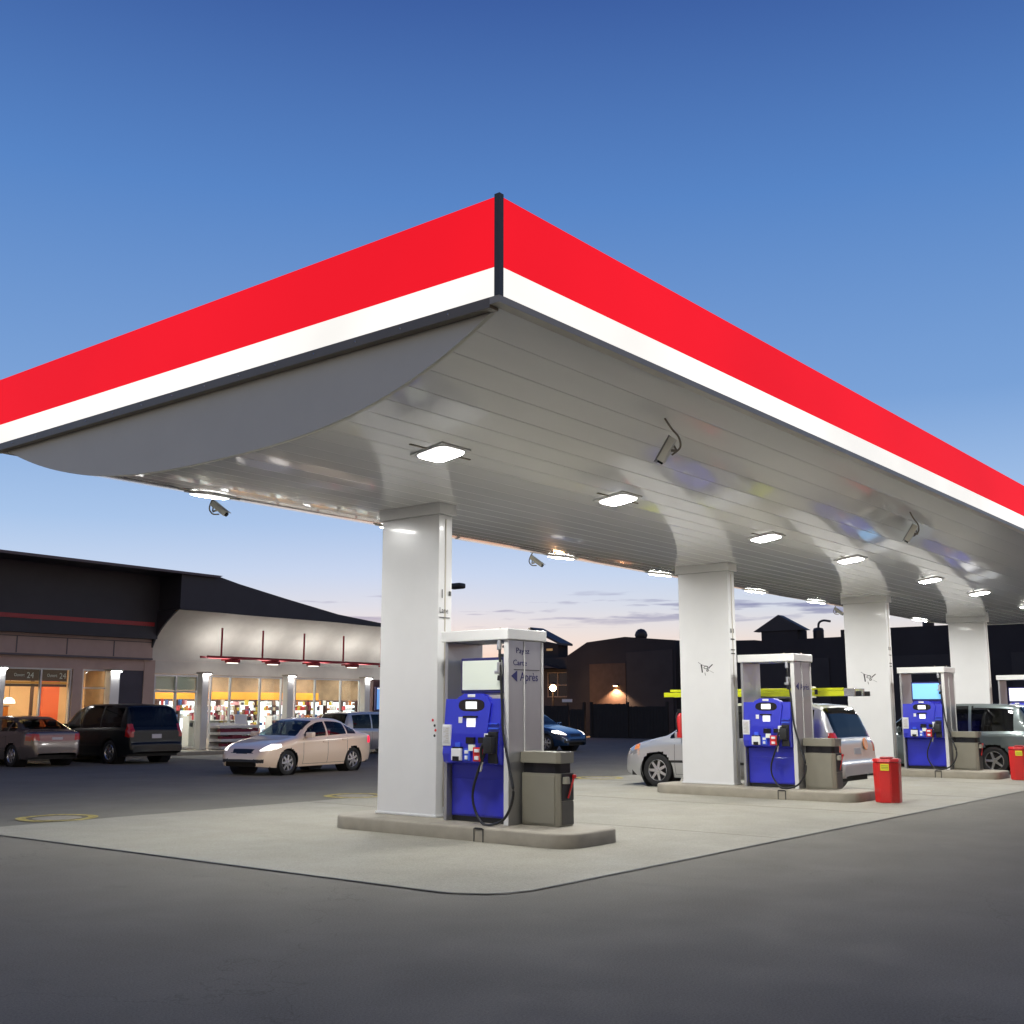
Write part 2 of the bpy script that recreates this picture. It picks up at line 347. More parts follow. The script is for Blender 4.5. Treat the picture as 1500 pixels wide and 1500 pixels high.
# end panels, the space between fascia and curved soffit
for xa, xb in ((X0+.09, X0+.14), (X1-.14, X1-.09)):
    bm = bmesh.new(); pts = [(y, zs(y)-.012) for y in np.linspace(Y0+.1, Y1-.1, 60)]
    poly = pts + [(Y1-.1, 5.25), (Y0+.1, 5.25)]
    prism(bm, poly, lambda p: (xa, p[0], p[1]), lambda p: (xb, p[0], p[1])); cpart('end_panel', bm, M['end_grey'])
ZB, ZM, ZT = 5.2, 5.475, 6.15
def fas(name, z0, z1, m, o=0):
    for a in ((X0-o, X0+.08, Y0+.05, Y1-.05), (X0+.05, X1-.05, Y0-o, Y0+.08), (X1-.08, X1+o, Y0+.05, Y1-.05), (X0+.05, X1-.05, Y1-.08, Y1+o)):
        bm = bmesh.new(); bx(bm, a[0], a[1], a[2], a[3], z0, z1); cpart(name, bm, m)
fas('fascia_red', ZM+.002, ZT, M['redface'])
fas('fascia_white', ZB, ZM, M['whiteface'])
# trims; the light on the long sides is put in as a paler grey
for a in ((X0-.012, X0+.11, Y0+.1, Y1-.1), (X1-.11, X1+.012, Y0+.1, Y1-.1)):
    bm = bmesh.new(); bx(bm, a[0], a[1], a[2], a[3], ZB-.10, ZB-.003); cpart('edge_trim', bm, M['trim'])
for a in ((X0-.012, X1+.012, Y0-.012, Y0+.1), (X0-.012, X1+.012, Y1-.1, Y1+.012)):
    bm = bmesh.new(); bx(bm, a[0], a[1], a[2], a[3], ZB-.07, ZB-.003); cpart('edge_trim', bm, M['trim_light'])
for a in ((X0, Y0), (X0, Y1), (X1, Y0), (X1, Y1)):
    bm = bmesh.new(); sx = -1 if a[0] == X0 else 1; sy = -1 if a[1] == Y0 else 1
    xx = sorted((a[0]+sx*.015, a[0]-sx*.045)); yy = sorted((a[1]+sy*.015, a[1]-sy*.045)); bx(bm, xx[0], xx[1], yy[0], yy[1], ZB-.002, ZT+.02); cpart('corner_post', bm, M['post_dark'])
bm = bmesh.new(); bx(bm, X0+.09, X1-.09, Y0+.09, Y1-.09, 5.95, 6.0); cpart('roof_deck', bm, M['deck'])
for y in np.arange(Y0+.6, Y1-.3, .62):
    bm = bmesh.new(); bmesh.ops.create_icosphere(bm, subdivisions=1, radius=.012, matrix=Matrix.Translation((X0-.012, y, ZB-.05))); cpart('rivet', bm, M['chrome'])

# lights
fx = thing('canopy_light', 'x', 'ceiling light', (9.0, 8.35, zs(8.35)), 0, 'square lights set in the canopy underside')
sl = lambda y: math.atan((zs(y+.05)-zs(y-.05))/.1)
def lightfix():
    bm = bmesh.new(); 
    q = []
    for cx, cy, a0 in ((.11, -.11, -90), (.11, .11, 0), (-.11, .11, 90), (-.11, -.11, 180)):
        for k in range(7): a = R(a0+15*k); q.append((cx+.115*math.cos(a), cy+.115*math.sin(a)))
    rings = [[bm.verts.new((x*s_, y*s_, z)) for x, y in q] for s_, z in ((1, -.012), (1, -.024), (.95, -.034), (.86, -.039), (.72, -.042))]; n = len(q)
    for ri, (A, B) in enumerate(zip(rings, rings[1:])):
        for k in range(n):
            f = bm.faces.new((A[k], B[k], B[(k+1) % n], A[(k+1) % n])); f.material_index = (1, 3, 2, 0)[ri]
    bm.faces.new(rings[-1]).material_index = 0
    obj('lens', bm, [M['lens'], M['white_metal'], M['lens_mid'], M['lens_rim']], fx)
    bm = bmesh.new(); bx(bm, -.245, .245, -.245, .245, -.012, .02, .004); obj('housing', bm, M['white_metal'], fx)
    bm = bmesh.new()
    bx(bm, .235, .5, -.012, .012, -.010, .012); obj('conduit', bm, M['trim'], fx)
    bm = bmesh.new(); bx(bm, -.5, -.235, -.012, .012, -.010, .012); obj('conduit', bm, M['trim'], fx)
lightfix()
first = True
PL = ['nearest', 'second', 'third', 'farthest']
for row, y in (('front', 8.35), ('rear', 12.63)):
    for k in range(4):
        for j, dx in enumerate((0, 3.6)):
            x = 9.05 + 8.08*k + dx
            lab = 'lit square ceiling light, %s row, %s the %s pillar' % (row, 'just before' if j == 0 else 'just beyond', PL[k])
            o = fx if first else dup(fx)
            first = False
            o.location = (x, y, zs(y)); o.rotation_euler = (sl(y), 0, 0); o['label'] = lab

# security cameras on curved arms
def cctv(x, y, sgn, label):
    t = thing('security_camera', label, 'camera', (x, y, zs(y)), 0, 'security cameras hanging from the canopy edge')
    bm = bmesh.new(); tube(bm, [(0, 0, .02), (.14, -.02, -.10), (.26, -.04, -.18), (.29, -.04, -.30), (.20, .02, -.40)] if sgn < 0 else
                         [(0, 0, .02), (-.05, .10, -.12), (-.06, .16, -.26), (-.02, .12, -.35), (.03, .02, -.36)], .012, 8, 6); obj('arm', bm, M['trim'], t, True)
    ax = Vector((-.05, .18, -.30)).normalized() if sgn < 0 else Vector((.10, -.20, -.17)).normalized()
    c = Vector((.10, .03, -.36)) if sgn < 0 else Vector((.03, .02, -.27))
    q = ax.to_track_quat('Y', 'Z').to_matrix().to_4x4(); mt = Matrix.Translation(c) @ q
    bm = bmesh.new(); bx(bm, -.045, .045, -.16, .15, -.045, .045, .008); bmesh.ops.transform(bm, matrix=mt, verts=bm.verts); obj('housing', bm, M['end_grey'], t)
    bm = bmesh.new(); bx(bm, -.055, .055, -.17, .19, .047, .057, .003); bmesh.ops.transform(bm, matrix=mt, verts=bm.verts); obj('sunshield', bm, M['grey_metal'], t)
    bm = bmesh.new(); cyl(bm, (0, .15, 0), (0, .175, 0), .036, 16); bmesh.ops.transform(bm, matrix=mt, verts=bm.verts); obj('lens', bm, M['blackgloss'], t)
    bm = bmesh.new(); cyl(bm, (0, -.02, -.045), (.03, -.05, -.10), .016, 8); cyl(bm, (.03, -.05, -.10), (.03, -.1, -.02), .012, 8); bmesh.ops.transform(bm, matrix=mt, verts=bm.verts); obj('bracket', bm, M['trim'], t)
cctv(11.0, 6.6, -1, 'grey security camera on a bent arm under the near canopy edge, nearest the viewer')
cctv(19.1, 6.6, -1, 'grey security camera under the near canopy edge, the smaller one at far right')
cctv(10.75, 14.75, 1, 'security camera hanging against the sky by the light at the left end of the canopy')
cctv(19.1, 14.75, 1, 'security camera hanging against the sky right of the nearest pillar')
cctv(35.4, 14.75, 1, 'tiny far security camera left of the third pillar above the gabled roof')

# ------------------------------------------------------------------ islands, pillars, pumps
isl = thing('pump_island', 'x', 'kerb island', (0, 0, 0), 0, 'concrete kerb islands under the canopy')
def island():
    # x 10.38..11.5, y 7.6..11.55, rounded ends
    def outline(o=0):
        pts = []
        for cx, cy, r, a0 in ((11.5-.22, 7.6+.22, .22, -90), (11.5-.4, 11.6-.4, .4, 0), (10.38+.4, 11.6-.4, .4, 90), (10.38+.3, 7.6+.3, .3, 180)):
            for k in range(9):
                a = R(a0 + k*90/8); pts.append((cx+(r+o)*math.cos(a), cy+(r+o)*math.sin(a)))
        return pts
    bm = bmesh.new(); levels = [(0, 0), (0, .145), (-.012, .163), (-.03, .17)]
    rings = [[bm.verts.new((x, y, z)) for x, y in outline(o)] for o, z in levels]; n = len(rings[0])
    for A, B in zip(rings, rings[1:]):
        for k in range(n): bm.faces.new((A[k], A[(k+1) % n], B[(k+1) % n], B[k]))
    bm.faces.new(rings[-1]); obj('kerb', bm, M['kerb'], isl, True, 40)
    bm = bmesh.new()
    for y in (8.83, 8.97): bx(bm, 10.375, 10.385, y-.007, y+.007, .0, .160)
    bx(bm, 10.374, 10.386, 8.84, 8.96, .148, .168); obj('joint', bm, M['seam'], isl)
island()
pil = thing('canopy_pillar', 'x', 'pillar', (0, 0, 0), 0, 'white pillars carrying the canopy')
bm = bmesh.new(); bx(bm, 10.95, 11.22, 10.12, 11.2, .17, 4.16, .012); obj('shaft', bm, M['pillar'], pil)
bm = bmesh.new(); bx(bm, 11.075, 11.095, 10.112, 10.1185, .3, 4.1); obj('side_seam', bm, M['trim_light'], pil)
bm = bmesh.new(); bx(bm, 10.91, 11.255, 10.07, 11.24, 4.16, 4.36, .01); obj('capital', bm, M['pillar'], pil)
bm = bmesh.new(); bx(bm, 10.93, 11.24, 10.10, 11.22, .171, .20, .006); obj('base_plate', bm, M['pillar'], pil)

pmp = thing('fuel_pump', 'x', 'fuel pump', (0, 0, 0), 0, 'blue fuel pumps on the islands')
def pump():
    P = pmp
    for y0, y1 in ((8.75, 8.80), (9.76, 9.81)):
        sp = box('side_panel', 10.76, 11.45, y0, y1, .172, 2.40, M['grey_metal'], P, .006)
        if y0 < 9:
            box('edge_strip', 10.745, 10.757, 8.745, 8.815, .172, 2.40, M['white_metal'], sp)
            box('edge_strip', 11.06, 11.075, 8.741, 8.749, .172, 2.39, M['white_metal'], sp)
            box('edge_strip', 11.42, 11.452, 8.740, 8.749, .172, 2.39, M['white_metal'], sp)
    box('cap', 10.71, 11.50, 8.72, 9.84, 2.402, 2.54, M['white_metal'], P, .012)
    bm = bmesh.new(); bmesh.ops.create_icosphere(bm, subdivisions=2, radius=.018, matrix=Matrix.Translation((10.9, 9.0, 2.55))); cyl(bm, (11.3, 8.85, 2.54), (11.3, 8.85, 2.58), .012); obj('cap_bolt', bm, M['trim'], P)
    box('kick_plate', 10.86, 11.38, 8.815, 9.745, .172, .235, M['black'], P)
    cab = box('lower_cabinet', 10.84, 11.41, 8.815, 9.745, .237, .87, M['blue'], P, .008)
    box('door_panel', 10.830, 10.839, 8.86, 9.71, .26, .70, M['blue'], cab, .003)
    # head: wider blue console with raised centre
    bm = bmesh.new()
    prof = [(10.74, .875), (10.69, .90), (10.665, 1.0), (10.69, 1.30), (10.725, 1.68), (11.475, 1.68), (11.51, 1.30), (11.535, 1.0), (11.51, .90), (11.45, .875)]
    prism(bm, prof, lambda p: (p[0], 8.83, p[1]), lambda p: (p[0], 9.75, p[1])); hd = obj('head', bm, M['blue'], P)
    bm = bmesh.new()
    poly = [(9.66, .90), (9.00, .90), (9.02, 1.25), (8.98, 1.62), (9.05, 1.70), (9.15, 1.745), (9.42, 1.745), (9.52, 1.70), (9.60, 1.60), (9.58, 1.25)]
    def fx_(off):
        return lambda p: (10.675+.16*max(0, p[1]-1.0)*.5 - off + (.0 if p[1] > .95 else .02), p[0], p[1])
    prism(bm, poly, fx_(.032), fx_(-.12)); con = obj('console', bm, M['blue'], P)
    xf = lambda z: 10.675+.08*max(0, z-1.0)-.032
    def pan(name, y0, y1, z0, z1, m, parent=con, t=.008, o=0):
        # slightly tilted thin panel on console front
        bm = bmesh.new(); x = (xf(z0)+xf(z1))/2 - o
        bx(bm, x-t, x+.012, y0, y1, z0, z1, .003); return obj(name, bm, m, parent)
    # oval display recess
    bm = bmesh.new(); pts = [(9.29+.21*abs(math.cos(a))**.6*(1 if math.cos(a) > 0 else -1), 1.60+.075*abs(math.sin(a))**.8*(1 if math.sin(a) > 0 else -1)) for a in np.linspace(0, 2*math.pi, 29)[:-1]]
    prism(bm, pts, lambda p: (xf(1.6)-.006, *p), lambda p: (xf(1.6)+.01, *p)); ov = obj('display_recess', bm, M['blackgloss'], con)
    pan('display', 9.20, 9.38, 1.555, 1.645, M['screen_white'], ov, .012)
    pan('notice', 9.24, 9.36, 1.70, 1.735, M['white'])
    pan('keypad_hood', 9.18, 9.40, 1.445, 1.47, M['blackgloss'], con, .03)
    pan('keypad', 9.21, 9.35, 1.335, 1.44, M['screen_white'], con, .01)
    pan('sticker', 9.43, 9.49, 1.38, 1.455, M['white'])
    pan('card_slot', 9.20, 9.33, 1.13, 1.21, M['blackgloss'], con, .03)
    pan('card_slot', 9.05, 9.14, 1.14, 1.21, M['blackgloss'], con, .02)
    pan('badge', 9.20, 9.29, 1.045, 1.12, M['cream'], con, .02)
    pan('badge', 9.44, 9.52, 1.08, 1.14, M['blue_light'], con, .01)
    g = pan('grade_panel', 9.40, 9.56, .925, 1.07, M['white'], con, .02, .012)
    pan('grade_button', 9.43, 9.52, .915, .975, M['blackgloss'], g, .04, .012)
    pan('grade_header', 9.40, 9.56, 1.06, 1.09, M['blackgloss'], con, .015)
    g = pan('grade_panel', 9.27, 9.37, .925, 1.07, M['blue_light'], con, .012)
    pan('grade_button', 9.30, 9.345, .94, .985, M['white'], g, .02); pan('grade_button', 9.29, 9.35, 1.01, 1.05, M['white'], g, .02)
    g = pan('grade_panel', 9.06, 9.20, .92, 1.09, M['red'], con, .02, .012)
    pan('grade_button', 9.10, 9.165, .94, .985, M['white'], g, .035, .012); pan('grade_button', 9.095, 9.17, 1.03, 1.07, M['white'], g, .035, .012)
    # gray notice left
    nb = box('notice_board', 10.665, 10.70, 9.62, 9.76, 1.10, 1.36, M['white'], P, .004)
    ns_ = box('notice_sheet', 10.660, 10.6645, 9.635, 9.745, 1.125, 1.335, M['plate'], nb)
    bm = bmesh.new()
    for k in range(9): bx(bm, 10.6585, 10.6595, 9.65, 9.73-.02*(k % 3), 1.14+.021*k, 1.148+.021*k)
    obj('print', bm, M['trim_light'], ns_)
    bm = bmesh.new(); bx(bm, 10.655, 10.70, 8.84, 8.99, 1.31, 1.33); bx(bm, 10.655, 10.70, 8.84, 8.99, 1.37, 1.38); obj('print', bm, M['blue_light'], P)
    # nozzle boot and nozzle
    box('nozzle_boot', 10.65, 10.71, 8.85, 8.99, .90, 1.28, M['black'], P, .01)
    box('price_card', 10.66, 10.70, 8.99, 9.06, 1.08, 1.26, M['white'], P, .004)
    bm = bmesh.new(); cyl(bm, (10.62, 8.95, 1.24), (10.60, 8.97, 1.02), .045, 12); bx(bm, 10.56, 10.66, 8.86, 9.0, 1.02, 1.22, .02)
    tube(bm, [(10.60, 8.97, 1.18), (10.57, 9.02, 1.1), (10.58, 9.04, 1.0), (10.61, 9.04, .92)], .018, 8, 5); nz_ = obj('nozzle', bm, M['black'], P, True, 40)
    bm = bmesh.new(); tube(bm, [(10.61, 9.04, .93), (10.61, 9.05, .87), (10.60, 9.06, .80)], .015, 8, 4); obj('spout', bm, M['chrome'], nz_, True)
    # hose: down from the cap, loop near the kerb, up to the nozzle
    bm = bmesh.new(); tube(bm, [(10.74, 8.88, 2.40), (10.70, 8.84, 2.15), (10.68, 8.80, 1.8), (10.64, 8.74, 1.3), (10.6, 8.62, .9), (10.55, 8.51, .55), (10.55, 8.64, .28), (10.57, 8.88, .185), (10.6, 9.05, .21), (10.62, 9.18, .38), (10.62, 9.2, .56), (10.61, 9.12, .78), (10.60, 9.00, 1.02)], .0165, 8, 8)
    obj('hose', bm, M['black'], P, True)
    bm = bmesh.new(); cyl(bm, (10.74, 8.88, 2.39), (10.72, 8.87, 2.28), .03, 12); cyl(bm, (10.71, 8.85, 2.12), (10.70, 8.845, 1.98), .036, 12); bx(bm, 10.66, 10.73, 8.83, 8.90, 1.98, 2.02, .01); obj('hose_coupling', bm, M['grey_metal'], P, True, 40)
    bm = bmesh.new(); cyl(bm, (10.70, 8.84, 1.96), (10.70, 8.85, 1.90), .03, 12); obj('hose_collar', bm, M['black'], P, True, 40)
pump()
def topscreen(root, m_face, col_bar):
    f = box('top_screen', 10.77, 11.40, 8.83, 9.54, 1.75, 2.19, M['navy'], root, .01)
    box('screen_face', 10.760, 10.769, 8.86, 9.51, 1.79, 2.155, m_face, f, .003)
    box('screen_base', 10.79, 11.38, 8.86, 9.51, 1.682, 1.749, col_bar, root, .004)
# writing on the side of pump one
def pump_writing(root, full=True):
    t = text('lettering', '\u25c4 Apr\u00e8s', .155, M['navy'], FY(10.80, 8.7475, 1.90), root, .0008, .98)
    if full:
        text('lettering', 'Payez', .10, M['navy'], FY(10.90, 8.7475, 2.24), root, .0008, 1.2)
        text('lettering', 'Carte', .10, M['navy'], FY(10.84, 8.7475, 2.09), root, .0008, 1.2)
        bm = bmesh.new(); bx(bm, 10.86, 11.38, 8.7468, 8.7485, 2.03, 2.04); obj('ruled_line', bm, M['ink'], root)

bin0 = thing('service_bin', 'x', 'bin', (0, 0, 0), 0, 'beige service bins beside the pumps')
def sbin():
    def sec(z0, z1, o, m, name, parent, bev=.006):
        bm = bmesh.new(); a, b, c, d = 10.99-o, 11.30+o, 8.17-o, 8.73+o; k = .045
        poly = [(a, c+k), (a+k, c), (b-k*.5, c), (b, c+k*.5), (b, d), (a, d)]
        prism(bm, poly, lambda p: (p[0], p[1], z0), lambda p: (p[0], p[1], z1))
        if bev: bmesh.ops.bevel(bm, geom=list(bm.edges), offset=bev, segments=2, affect='EDGES')
        return obj(name, bm, m, parent)
    body = sec(.172, .79, 0, M['beige'], 'body', bin0)
    sec(.79, .905, -.02, M['blackgloss'], 'band', bin0, 0)
    sec(.907, 1.04, .012, M['beige'], 'lid', bin0)
    box('door_panel', 10.982, 10.989, 8.23, 8.71, .20, .76, M['beige'], body, .002)
    box('recess', 11.05, 11.285, 8.160, 8.169, .47, .785, M['black'], body)
    box('lower_panel', 11.05, 11.285, 8.162, 8.169, .19, .46, M['taupe'], body)
    bm = bmesh.new(); cyl(bm, (11.15, 8.145, .50), (11.26, 8.135, .74), .012, 8); bx(bm, 11.24, 11.29, 8.12, 8.15, .73, .77, .005); sq = obj('squeegee', bm, M['red'], bin0)
    bm = bmesh.new(); lathe(bm, [(.001, .03), (.04, .03), (.05, -.05), (.001, -.05)], 14, Matrix.Translation((11.09, 8.13, .72))); obj('cup', bm, M['beige'], bin0, True, 40)
sbin()
XS = [0, 8.10, 16.2, 24.25]
ILAB = ['concrete kerb island nearest the viewer, carrying the closest pump', 'concrete kerb island beside the silver minivan', 'concrete kerb island beside the grey estate car, third away', 'farthest concrete kerb island at the right edge']
PLAB = ['nearest wide white canopy pillar, left of the closest pump', 'white canopy pillar overlapping the silver minivan, scribbled mark on it', 'white canopy pillar behind the red bin and minivan tailgate, third away', 'farthest and thinnest white canopy pillar, above the grey estate car']
FLAB = ['nearest blue fuel pump with cream top screen and writing on its side', 'blue fuel pump without a top screen, yellow ladder seen through its frame', 'blue fuel pump with light blue top screen beside the grey estate car', 'farthest fuel pump with white top screen, cut by the right edge']
BLAB = ['beige service bin with black band beside the nearest pump', 'beige service bin beside the second pump, in front of the minivan tail lamp', 'beige service bin beside the third pump, by the estate car wheel', 'beige service bin on the farthest island']
for i, dx in enumerate(XS):
    for src, labs in ((isl, ILAB), (pil, PLAB), (pmp, FLAB), (bin0, BLAB)):
        if i == 0: continue
        if src is bin0 and i == 3: continue
        dup(src, None, (dx, 0, 0), labs[i])
isl['label'] = ILAB[0]; pil['label'] = PLAB[0]; pmp['label'] = FLAB[0]; bin0['label'] = BLAB[0]
pumps = [pmp] + [o for o in C.objects if o.name.startswith('fuel_pump.')]
pumps.sort(key=lambda o: o.location.x)
topscreen(pumps[0], M['cream'], M['trim_light']); topscreen(pumps[2], M['screen_blue'], M['blue_dark']); topscreen(pumps[3], M['screen_white'], M['trim_light'])
pump_writing(pumps[0]); pump_writing(pumps[1], False)
pillars = sorted([o for o in C.objects if o.name.startswith('canopy_pillar')], key=lambda o: o.location.x)
# small marks on the pillars
text('lettering', '1', .17, M['ink'], FY(10.975, 10.109, 3.02), pillars[0], .0006)
text('lettering', 'Lane', .11, M['ink'], FY(10.965, 10.109, 2.82), pillars[0], .0006, .85)
bm = bmesh.new(); bx(bm, 10.97, 11.17, 10.106, 10.111, 2.755, 2.765); bx(bm, 11.15, 11.19, 10.106, 10.111, 3.06, 3.12); obj('ruled_line', bm, M['ink'], pillars[0])
for j, (dy, z, m_) in enumerate(((10.19, 1.41, 'red'), (10.155, 1.34, 'ink'), (10.14, 1.28, 'red'), (10.155, 1.21, 'ink'))):
    bm = bmesh.new(); cyl(bm, (10.946, dy, z), (10.952, dy, z), .018, 12); obj('sticker_dot', bm, M[m_], pillars[0])
def scribble(root, k=1.0):
    bm = bmesh.new()
    for pts, r in (([(.14, .12), (.05, .06), (-.02, .04), (-.10, -.02)], .005), ([(.075, .07), (.065, 0), (.055, -.10)], .015), ([(.0, .03), (-.05, .035), (-.07, 0), (-.02, -.02), (.02, 0), (0, .03)], .007), ([(-.06, -.02), (-.08, -.06), (-.04, -.07), (-.05, -.03)], .008), ([(-.09, 0), (-.17, .07)], .011), ([(-.1, -.06), (-.19, -.11)], .003), ([(-.0, -.1), (-.01, -.16)], .006)):
        tube(bm, [(0, a, b) for a, b in pts], r, 6, 5)
    bmesh.ops.scale(bm, vec=(.2, k, .9*k), verts=bm.verts); bmesh.ops.translate(bm, vec=(10.9485, 10.66, 2.33), verts=bm.verts)
    obj('graffiti', bm, M['ink'], root)
scribble(pillars[1]); scribble(pillars[2], 1.2)
for k in (1, 2):
    bm = bmesh.new()
    for z in (2.85, 2.65, 2.58): bx(bm, 11.0, 11.14, 10.108, 10.113, z, z+.02)
    bx(bm, 11.0, 11.03, 10.108, 10.113, 2.98, 3.06); bx(bm, 11.1, 11.12, 10.108, 10.113, 2.98, 3.06); obj('notice', bm, M['ink'], pillars[k])
# extinguisher on the left flank of the second pillar
t = thing('fire_extinguisher', 'red fire extinguisher on the left flank of the scribbled pillar', 'fire extinguisher', (19.18, 11.29, 1.0))
bm = bmesh.new(); lathe(bm, [(.001, 0), (.08, .01), (.085, .05), (.085, .38), (.06, .45), (.025, .48), (.001, .48)], 20); obj('tank', bm, M['red'], t, True, 50)
bm = bmesh.new(); cyl(bm, (0, 0, .47), (0, 0, .54), .02); bx(bm, -.02, .02, -.02, .07, .53, .55); obj('valve', bm, M['black'], t)
bm = bmesh.new(); tube(bm, [(0, .02, .52), (-.06, .06, .45), (-.09, .05, .25), (-.08, .03, .12)], .012); obj('discharge_hose', bm, M['black'], t, True)

# red octagonal bins
def redbin(x, y, label):
    t = thing('red_bin', label, 'bin', (x, y, .006), R(8), 'red octagonal bins on the concrete')
    bm = bmesh.new(); k = .115; a = .215
    poly = [(-a+k, -a), (a-k, -a), (a, -a+k), (a, a-k), (a-k, a), (-a+k, a), (-a, a-k), (-a, -a+k)]
    v0 = [bm.verts.new((p[0]*.94, p[1]*.94, 0)) for p in poly]; v1 = [bm.verts.new((p[0], p[1], .66)) for p in poly]
    for i in range(8): bm.faces.new((v0[i], v0[(i+1) % 8], v1[(i+1) % 8], v1[i]))
    bm.faces.new(v0); bm.faces.new(v1); bmesh.ops.bevel(bm, geom=[e for e in bm.edges], offset=.012, segments=2, affect='EDGES'); obj('body', bm, M['red'], t)
    bm = bmesh.new(); prism(bm, poly, lambda p: (p[0]*1.05, p[1]*1.05, .665), lambda p: (p[0]*.98, p[1]*.98, .72)); bmesh.ops.bevel(bm, geom=list(bm.edges), offset=.008, segments=2, affect='EDGES'); ld = obj('lid', bm, M['red'], t)
    box('handle', -.11, .11, -.09, .09, .722, .75, M['red_dark'], ld, .01)
    bm = bmesh.new(); bx(bm, -.224, -.212, -.08, .06, .53, .64, .002); st = obj('warning_sticker', bm, M['yellow_label'], t)
    bm = bmesh.new()
    for z in (.555, .58, .605): bx(bm, -.2255, -.2245, -.07, .045, z, z+.007)
    obj('print', bm, M['ink'], st)
redbin(19.1, 7.25, 'red octagonal bin with yellow sticker behind the silver minivan, in full view')
redbin(26.95, 7.2, 'red octagonal bin with yellow sticker cut by the right edge of the picture')

# ------------------------------------------------------------------ vehicles
def pchip(xs, ys):
    xs = np.array(xs, float); ys = np.array(ys, float); h = np.diff(xs); d = np.diff(ys)/h; m = np.zeros(len(xs))
    m[1:-1] = np.where(d[:-1]*d[1:] > 0, 2*d[:-1]*d[1:]/(d[:-1]+d[1:]+1e-12), 0); m[0] = d[0]; m[-1] = d[-1]
    def f(x):
        x = np.clip(x, xs[0], xs[-1]); i = np.clip(np.searchsorted(xs, x)-1, 0, len(h)-1); t = (x-xs[i])/h[i]
        return (2*t**3-3*t**2+1)*ys[i] + (t**3-2*t**2+t)*h[i]*m[i] + (-2*t**3+3*t**2)*ys[i+1] + (t**3-t**2)*h[i]*m[i+1]
    return f
def linf(c):
    xs = [a for a, b in c]; ys = [b for a, b in c]; return lambda x: np.interp(x, xs, ys)
def make_wheel(root, x, y, side, r, rimmat, spokes=7):
    w = bpy.data.objects.new('wheel', None)
    mt = Matrix.Translation((x, y, r)) @ Matrix.Rotation(R(-90*side), 4, 'X')   # local +z outwards
    bm = bmesh.new(); wd = .20
    lathe(bm, [(r*.66, -wd), (r*.9, -wd), (r*.985, -wd*.85), (r, -wd*.5), (r, -.03), (r*.985, .0), (r*.9, .015), (r*.70, .008), (r*.66, 0), (r*.64, -.05), (r*.64, -wd)], 36, mt)
    ty = obj('wheel', bm, M['rubber'], root, True, 50)
    bm = bmesh.new()
    lathe(bm, [(r*.665, .004), (r*.64, .012), (r*.60, -.004), (r*.58, -.06)], 36, mt)
    for k in range(spokes):
        a = 2*math.pi*k/spokes; ca, sa = math.cos(a), math.sin(a); hw = .032
        v = []
        for rr, ww, zz in ((.04, hw, .0), (r*.62, hw*.8, -.004)):
            for s in (-1, 1): v.append((rr*ca - s*ww*sa, rr*sa + s*ww*ca, zz))
        q = [bm.verts.new(mt @ Vector(p)) for p in (v[0], v[1], v[3], v[2])]; q2 = [bm.verts.new(mt @ Vector((p[0], p[1], p[2]-.03))) for p in (v[0], v[1], v[3], v[2])]
        bm.faces.new(q)
        for i in range(4): bm.faces.new((q[i], q[(i+1) % 4], q2[(i+1) % 4], q2[i]))
    lathe(bm, [(.001, .012), (.05, .010), (.065, -.006), (.065, -.04)], 20, mt)
    obj('rim', bm, rimmat, ty, True, 40)
    bm = bmesh.new(); lathe(bm, [(.001, -.065), (r*.58, -.065)], 24, mt); obj('brake_disc', bm, M['fence'], ty)

